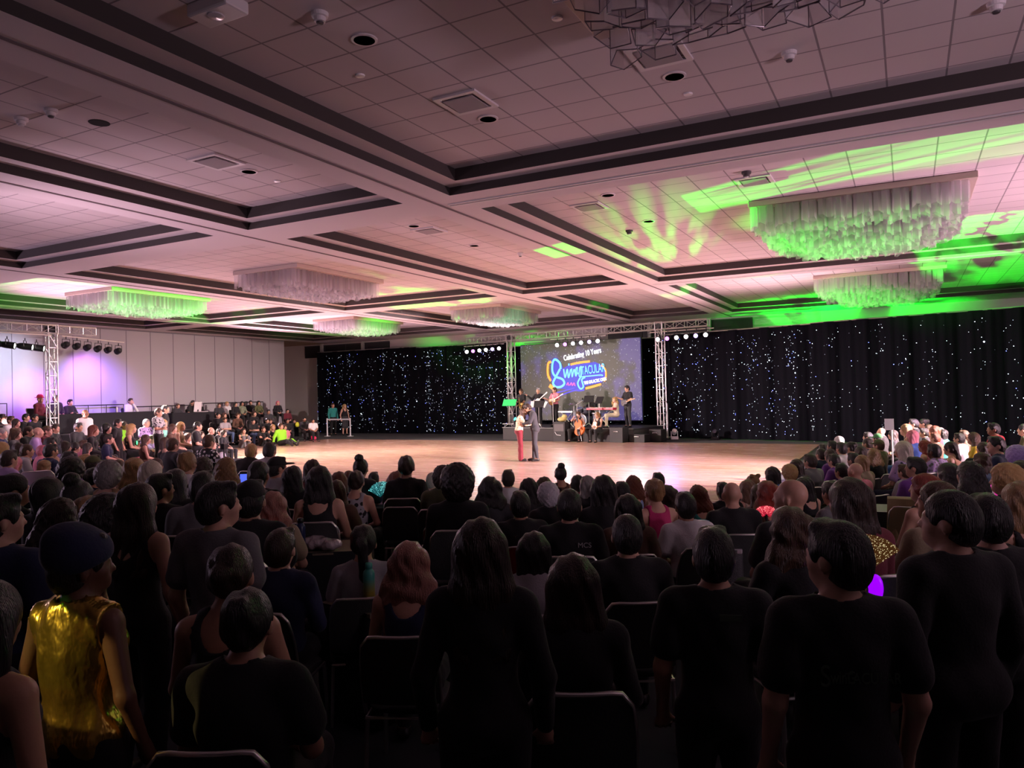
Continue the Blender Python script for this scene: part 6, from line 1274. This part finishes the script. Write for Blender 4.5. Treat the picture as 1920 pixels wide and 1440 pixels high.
bandm(-11.25,28.85,0,'violin',168,'l','long','o','tank','black','trousers','black','violinist in black seated holding her violin upright',1.02)
def body_outline(w1,w2,wst,L,n=24): # guitar-like outline, waist in the middle
    pts=[]
    for i in range(n):
        a=2*PI*i/n; z=math.cos(a); ww=(w1 if z>0 else w2)*abs(math.sin(a))**.75; k=1-wst*math.exp(-((z-.12)/.25)**2); pts.append((math.copysign(ww*k,math.sin(a)),L*z))
    return pts
def stringed(name,loc,M,sc,body,neckm,label,cat,cello=False):
    t=empty(name,loc,0,label,cat,'band instruments'); t.rotation_euler=M; t.scale=(sc,)*3
    o=MB().prism(body_outline(.17,.21,.32,.26),-.03,.03).build('body',body,t,bevel=.012)
    MB().box((0,.48,.035),(.045,.62,.02)).build('neck',neckm,t); MB().box((0,.83,.03),(.06,.12,.02)).build('headstock',neckm,t)
    if cello: MB().box((0,-.06,.05),(.10,.012,.06)).build('bridge',m_cream,t); MB().box((0,-.19,.05),(.05,.18,.015),taper=1).build('tailpiece',m_lid,t); MB().tube([(0,-.26,0),(0,-.46,0)],.006,6).build('endpin',m_truss,t)
    else: MB().lathe([(0,.032),(.045,.032),(.045,.034),(0,.034)],n=16).build('sound_hole',m_lid,t)
    return t
stringed('cello',(-12.02,28.62,.62),Euler((R(62),R(0),R(-12))),1.35,m_wood_o,m_lid,'bright orange cello held by the cellist in black','cello',True).rotation_euler=(R(72),R(-24),R(-12))
stringed('violin',(-11.28,28.52,.72),(R(85),R(4),R(-12)),.62,m_wood_o,m_lid,'orange-brown violin held upright on the violinist\'s lap','violin',True)
stringed('electric_guitar',(-14.02,30.36,1.70),(R(84),R(62),R(-18)),.78,m_sun,m_cream,'honey and pink coloured guitar of the man in patterned shirt','guitar')
stringed('bass_guitar',(-14.85,30.46,1.66),(R(84),R(52),R(-12)),.82,m_cream,m_cream,'pale bass guitar with long neck pointing up right','guitar')
stringed('electric_guitar',(-10.5,29.93,1.6),(R(84),R(75),R(-30)),.72,m_lid,m_sun,'dark guitar of the black-shirted man on the right of the stage','guitar')
t=empty('saxophone',(-15.78,30.55,1.62),R(-15),'golden saxophone of the leftmost musician','saxophone','band instruments')
MB().tube([(-.06,.05,.28),(0,0,.26),(.03,-.02,.15),(.08,-.04,-.2),(.13,-.05,-.28),(.19,-.06,-.24),(.22,-.06,-.08),(.26,-.07,.02)],.02,10,radii=[.008,.012,.016,.026,.034,.042,.055,.085]).build('tube_and_bell',m_brass,t,smooth=True)
MB().tube([(0,-.04,.2),(.06,-.07,-.15)],.008,6).build('keywork',m_brass,t); MB().tube([(-.1,.08,.28),(-.05,.045,.28)],.012,8).build('mouthpiece',m_lid,t)
def music_stand(x,y,z,h,rz,label,sheet=None,desk=m_lid,w_=.5):
    t=empty('music_stand',(x,y,z),rz,label,'music stand','music stands on the bandstand')
    MB().tube([(0,0,.1),(0,0,h)],.012,8).build('pole',m_truss,t)
    for a in (90,210,330): MB().tube([(0,0,.18),(.28*math.cos(R(a)),.28*math.sin(R(a)),0.01)],.009,6).build('foot',m_truss,t)
    MB().box((0,.0,h+.12),(w_,.02,.32),(R(-25),0,0)).build('desk',desk,t)
m_paper=mat('sheet_paper',(.8,.8,.8),.8)
music_stand(-16.15,30.3,ZP,1.0,R(-10),'music stand with painted-in green light at the left end of the stage',None,mat('green_light_painted_desk',(.02,.5,.12),.5,emit=(0,.7,.12),es=.35),.75)  # green light on this desk is painted in as colour and faint emission
music_stand(-14.55,30.05,ZP,.92,R(-12),'wide music stand with white pages in front of the bassist',None,m_lid,.62)
tag(MB().box((0,0,0),(.16,.01,.3),(R(-25),0,R(8))).build('paper_sheet',m_paper,loc=(-14.86,30.04,1.58)),'white page at the left side of the wide music stand','paper')
tag(MB().box((0,0,0),(.13,.01,.3),(R(-25),R(20),R(-8))).build('paper_sheet',m_paper,loc=(-14.2,29.98,1.57)),'white page at the right side of the wide music stand','paper')
music_stand(-12.25,30.3,ZP,1.1,R(-12),'black music stand in front of the drummer',None,m_lid,.5)
music_stand(-11.7,30.15,ZP,1.05,R(-30),'black music stand between the drummer and the keyboard',None,m_lid,.45)
def mic(x,y,z,h,rz,label,boom=.0):
    t=empty('microphone_stand',(x,y,z),rz,label,'microphone stand','microphone stands on the bandstand'); top=Vector((0,0,h)); MB().tube([(0,0,.03),top],.011,8).build('pole',m_wpost,t); MB().lathe([(.13,0),(.13,.02),(.02,.03)],n=18).build('base',m_black,t)
    e=top+Vector((boom,0,boom*.6)); 
    if boom: MB().tube([top,e],.009,6).build('boom',m_wpost,t)
    MB().tube([e,e+Vector((-.03,0,.1))],.018,8,radii=[.012,.025]).build('microphone',m_black,t)
mic(-13.85,30.05,ZP,1.45,0,'microphone stand in front of the patterned shirt'); mic(-13.1,30.6,ZP,.9,0,'boom microphone stand left of the drum kit',.45); mic(-12.75,30.15,ZP,1.0,R(10),'microphone stand left of the drummer\'s music stand'); mic(-8.95,30.9,.02,1.5,R(20),'bare stand pole right of the bandstand')
# keyboards
t=empty('keyboard',(-11.55,29.98,0+ZP),R(-12),'long red stage keyboard in front of the blond singer','keyboard'); MB().box((0,0,.80),(1.35,.30,.09)).build('case',mat('red_lacquer',(.55,.03,.07),.35),t,bevel=.01); MB().box((0,.03,.85),(1.2,.16,.012)).build('keys',m_cream,t)
for s_ in (-1,1): MB().tube([(s_*.45,-.12,0.02),(-s_*.45,.12,.75)],.018,6).build('stand_leg',m_truss,t)
t=empty('keyboard_stand',(-13.15,29.95,ZP),R(-12),'folded X-shaped keyboard stand with a silver top bar','stand')
for s_ in (-1,1): MB().tube([(s_*.35,0,.02),(-s_*.3,0,.66)],.018,6).build('stand_leg',m_truss,t)
MB().box((0,0,.69),(.75,.25,.05)).build('top_bar',m_truss,t)
# drum kit
def drum(name,c,r,h,rot,shell,label,parent): 
    Mx=Euler(rot).to_matrix(); sh_=MB().lathe([(0,-h/2),(r,-h/2),(r,h/2),(0,h/2)],c=c,n=22,M=Mx).build(name,shell,parent); MB().lathe([(r*1.03,h/2-.02),(r*1.03,h/2+.008),(r*.97,h/2+.008)],c=c,n=22,M=Mx,caps=False).build('hoop',m_truss,sh_)
t=empty('drum_kit',(-12.7,30.75,ZP),R(-12),'drum kit with cymbals and silver hardware behind the cellist','drum kit')
m_shell=mat('grey_sparkle_shell',(.10,.11,.14),.3,.3)
drum('bass_drum',(0,0,.29),.28,.4,(R(90),0,0),m_shell,'',t); drum('tom_drum',(-.2,0,.72),.16,.2,(R(15),0,0),m_shell,'',t); drum('tom_drum',(.2,0,.72),.16,.2,(R(15),0,0),m_shell,'',t); drum('floor_tom',(.6,.15,.4),.2,.4,(0,0,0),m_shell,'',t); drum('snare_drum',(-.5,.2,.6),.18,.14,(0,0,0),m_shell,'',t)
for x,y,z in ((-.7,.1,1.0),(.75,.1,1.1),(-.2,.3,1.15)):
    MB().lathe([(.0,.02),(.05,.012),(.22,-.012),(.22,-.016),(0,.0)],c=(x,y,z),n=24).build('cymbal',m_brass,t); MB().tube([(x,y,0.02),(x,y,z)],.012,6).build('cymbal_stand',m_truss,t)
# hardware in front
t=empty('stage_monitor',(-13.0,29.05,0),R(-12),'black cabinet with white carrying handle left of the cello','speaker'); MB().box((0,0,.42),(.62,.42,.84)).build('cabinet',m_blk2,t,bevel=.015); MB().tube([(-.2,-.23,.42),(-.1,-.25,.3),(.12,-.25,.28)],.012,6).build('handle',m_wpost,t); MB().box((0,-.215,.6),(.5,.01,.3)).build('grille',m_grille,t)
blobthing('straw_hat_and_scarf',[((0,0,.10),(.2,.16,.10),None,.05),((.12,0,.22),(.12,.10,.09),None,.04)],(-12.98,29.05,.845),mat('yellow_cream_cloth',(.62,.50,.2),.8,bump=.4,bscale=14),'heap of cream and yellow cloth on the black cabinet','cloth')
for x,y,sx,sz,lab in ((-10.35,28.75,.62,.62,'black speaker box right of the violinist'),(-9.55,28.95,.7,.34,'low black case at the right end of the band'),(-9.0,29.6,.55,.5,'black equipment box below the screen\'s right corner')):
    t=empty('equipment_case',(x,y,0),R(-12),lab,'case','black equipment cases by the band'); MB().box((0,0,sz/2+.002),(sx,.45,sz)).build('case_body',m_blk2,t,bevel=.015); MB().tube([(-.1,-.23,sz*.7),(-.1,-.26,sz*.75),(.1,-.26,sz*.75),(.1,-.23,sz*.7)],.01,6).build('case_handle',m_truss,t)
# moving-head projectors and floor lamps
def mover(loc,label,lens,rz=0):
    t=empty('moving_head_light',loc,rz,label,'stage light','moving-head projectors'); MB().box((0,0,.06),(.3,.3,.12)).build('base',m_wpost if 'white' in label else m_black,t,bevel=.01)
    for s_ in (-1,1): MB().box((s_*.13,0,.22),(.03,.08,.24)).build('yoke_arm',m_wpost if 'white' in label else m_black,t)
    MB().lathe([(0,-.14),(.08,-.12),(.10,0),(.10,.14),(.09,.15),(.085,.12)],c=(0,0,.3),n=18,M=Euler((R(60),0,0)).to_matrix()).build('head',m_wpost if 'white' in label else m_black,t); MB().lathe([(.085,.13),(0,.14)],c=(0,0,.3),n=18,M=Euler((R(60),0,0)).to_matrix()).build('lens',lens,t)
mover((-8.75,31.15,.0),'white moving-head projector at the foot of the right truss leg',m_white,R(20)); mover((-15.95,30.6,ZP),'black moving-head projector with teal glow on the left end of the stage',glow('teal_lens',(.1,.9,.7),3),R(-15))
mover((-7.0,30.95,0),'small black floor projector right of the right truss leg',m_lens_off,0)
# ---------------------------------------------------------------- the couple
person((-10.43,20.27,.024),'dance_woman',-62,'p','longwavy','n','long','tan','flare','red','dancer with long brown hair, floral tan top and dark red trousers','couple embracing alone on the dance floor',1.0)
person((-10.08,20.405,.024),'dance_man',118,'m','short','b','jacket','char','trousers','char','dancer in dark grey suit bending over his partner','couple embracing alone on the dance floor',1.04)
t=who('floral tan top')
for o in t.children:
    if o.name.startswith('long_sl'): o.material_slots[0].material=cloth('pat_tan_cream')
    if o.name.startswith('trousers'): o.material_slots[0].material=mat('dark_red_trousers',(.15,.008,.016),.8)
# ---------------------------------------------------------------- bits on the floor
t=blobthing('pink_bag',[((0,0,.1),(.2,.12,.12),None,.05)],(-26.2,28.3,0),mat('pink_bag_fabric',(.75,.03,.12),.6),'bright pink-red bag on the floor near the hosts\' barrier','bag')
blobthing('towel',[((0,0,.1),(.09,.12,.14),None,.05)],(-28.2,29.3,.62),mat('neon_yellow_cloth',(.7,.75,.05),.7),'small yellow cloth on the dark rack behind the far row','cloth')
t=empty('equipment_rack',(-28.2,29.45,0),R(-20),'low dark rack with shelf behind the far front row','rack'); MB().box((0,0,.58),(1.6,.5,.05)).build('shelf',m_deck,t)
for s_ in (-1,1): MB().box((s_*.72,0,.28),(.05,.45,.555)).build('side',m_black,t)

for key,c,s_,nm,z in (('glowing green lanyard',(.1,1,.5),5,'lanyard_light',.74),('glowing pink light vest',(.9,.3,1),3,'chest_light',.78),('glowing green screen top',(.1,.9,.3),2.5,'screen_light',.80)):
    q=who(key); MB().lathe([(0,.0),(.05,.0),(.055,.02),(.0,.03)],n=14,M=Euler((R(-90),0,0)).to_matrix()).build(nm,glow('gl_'+nm,c,s_),q,loc=(0,.135,z))
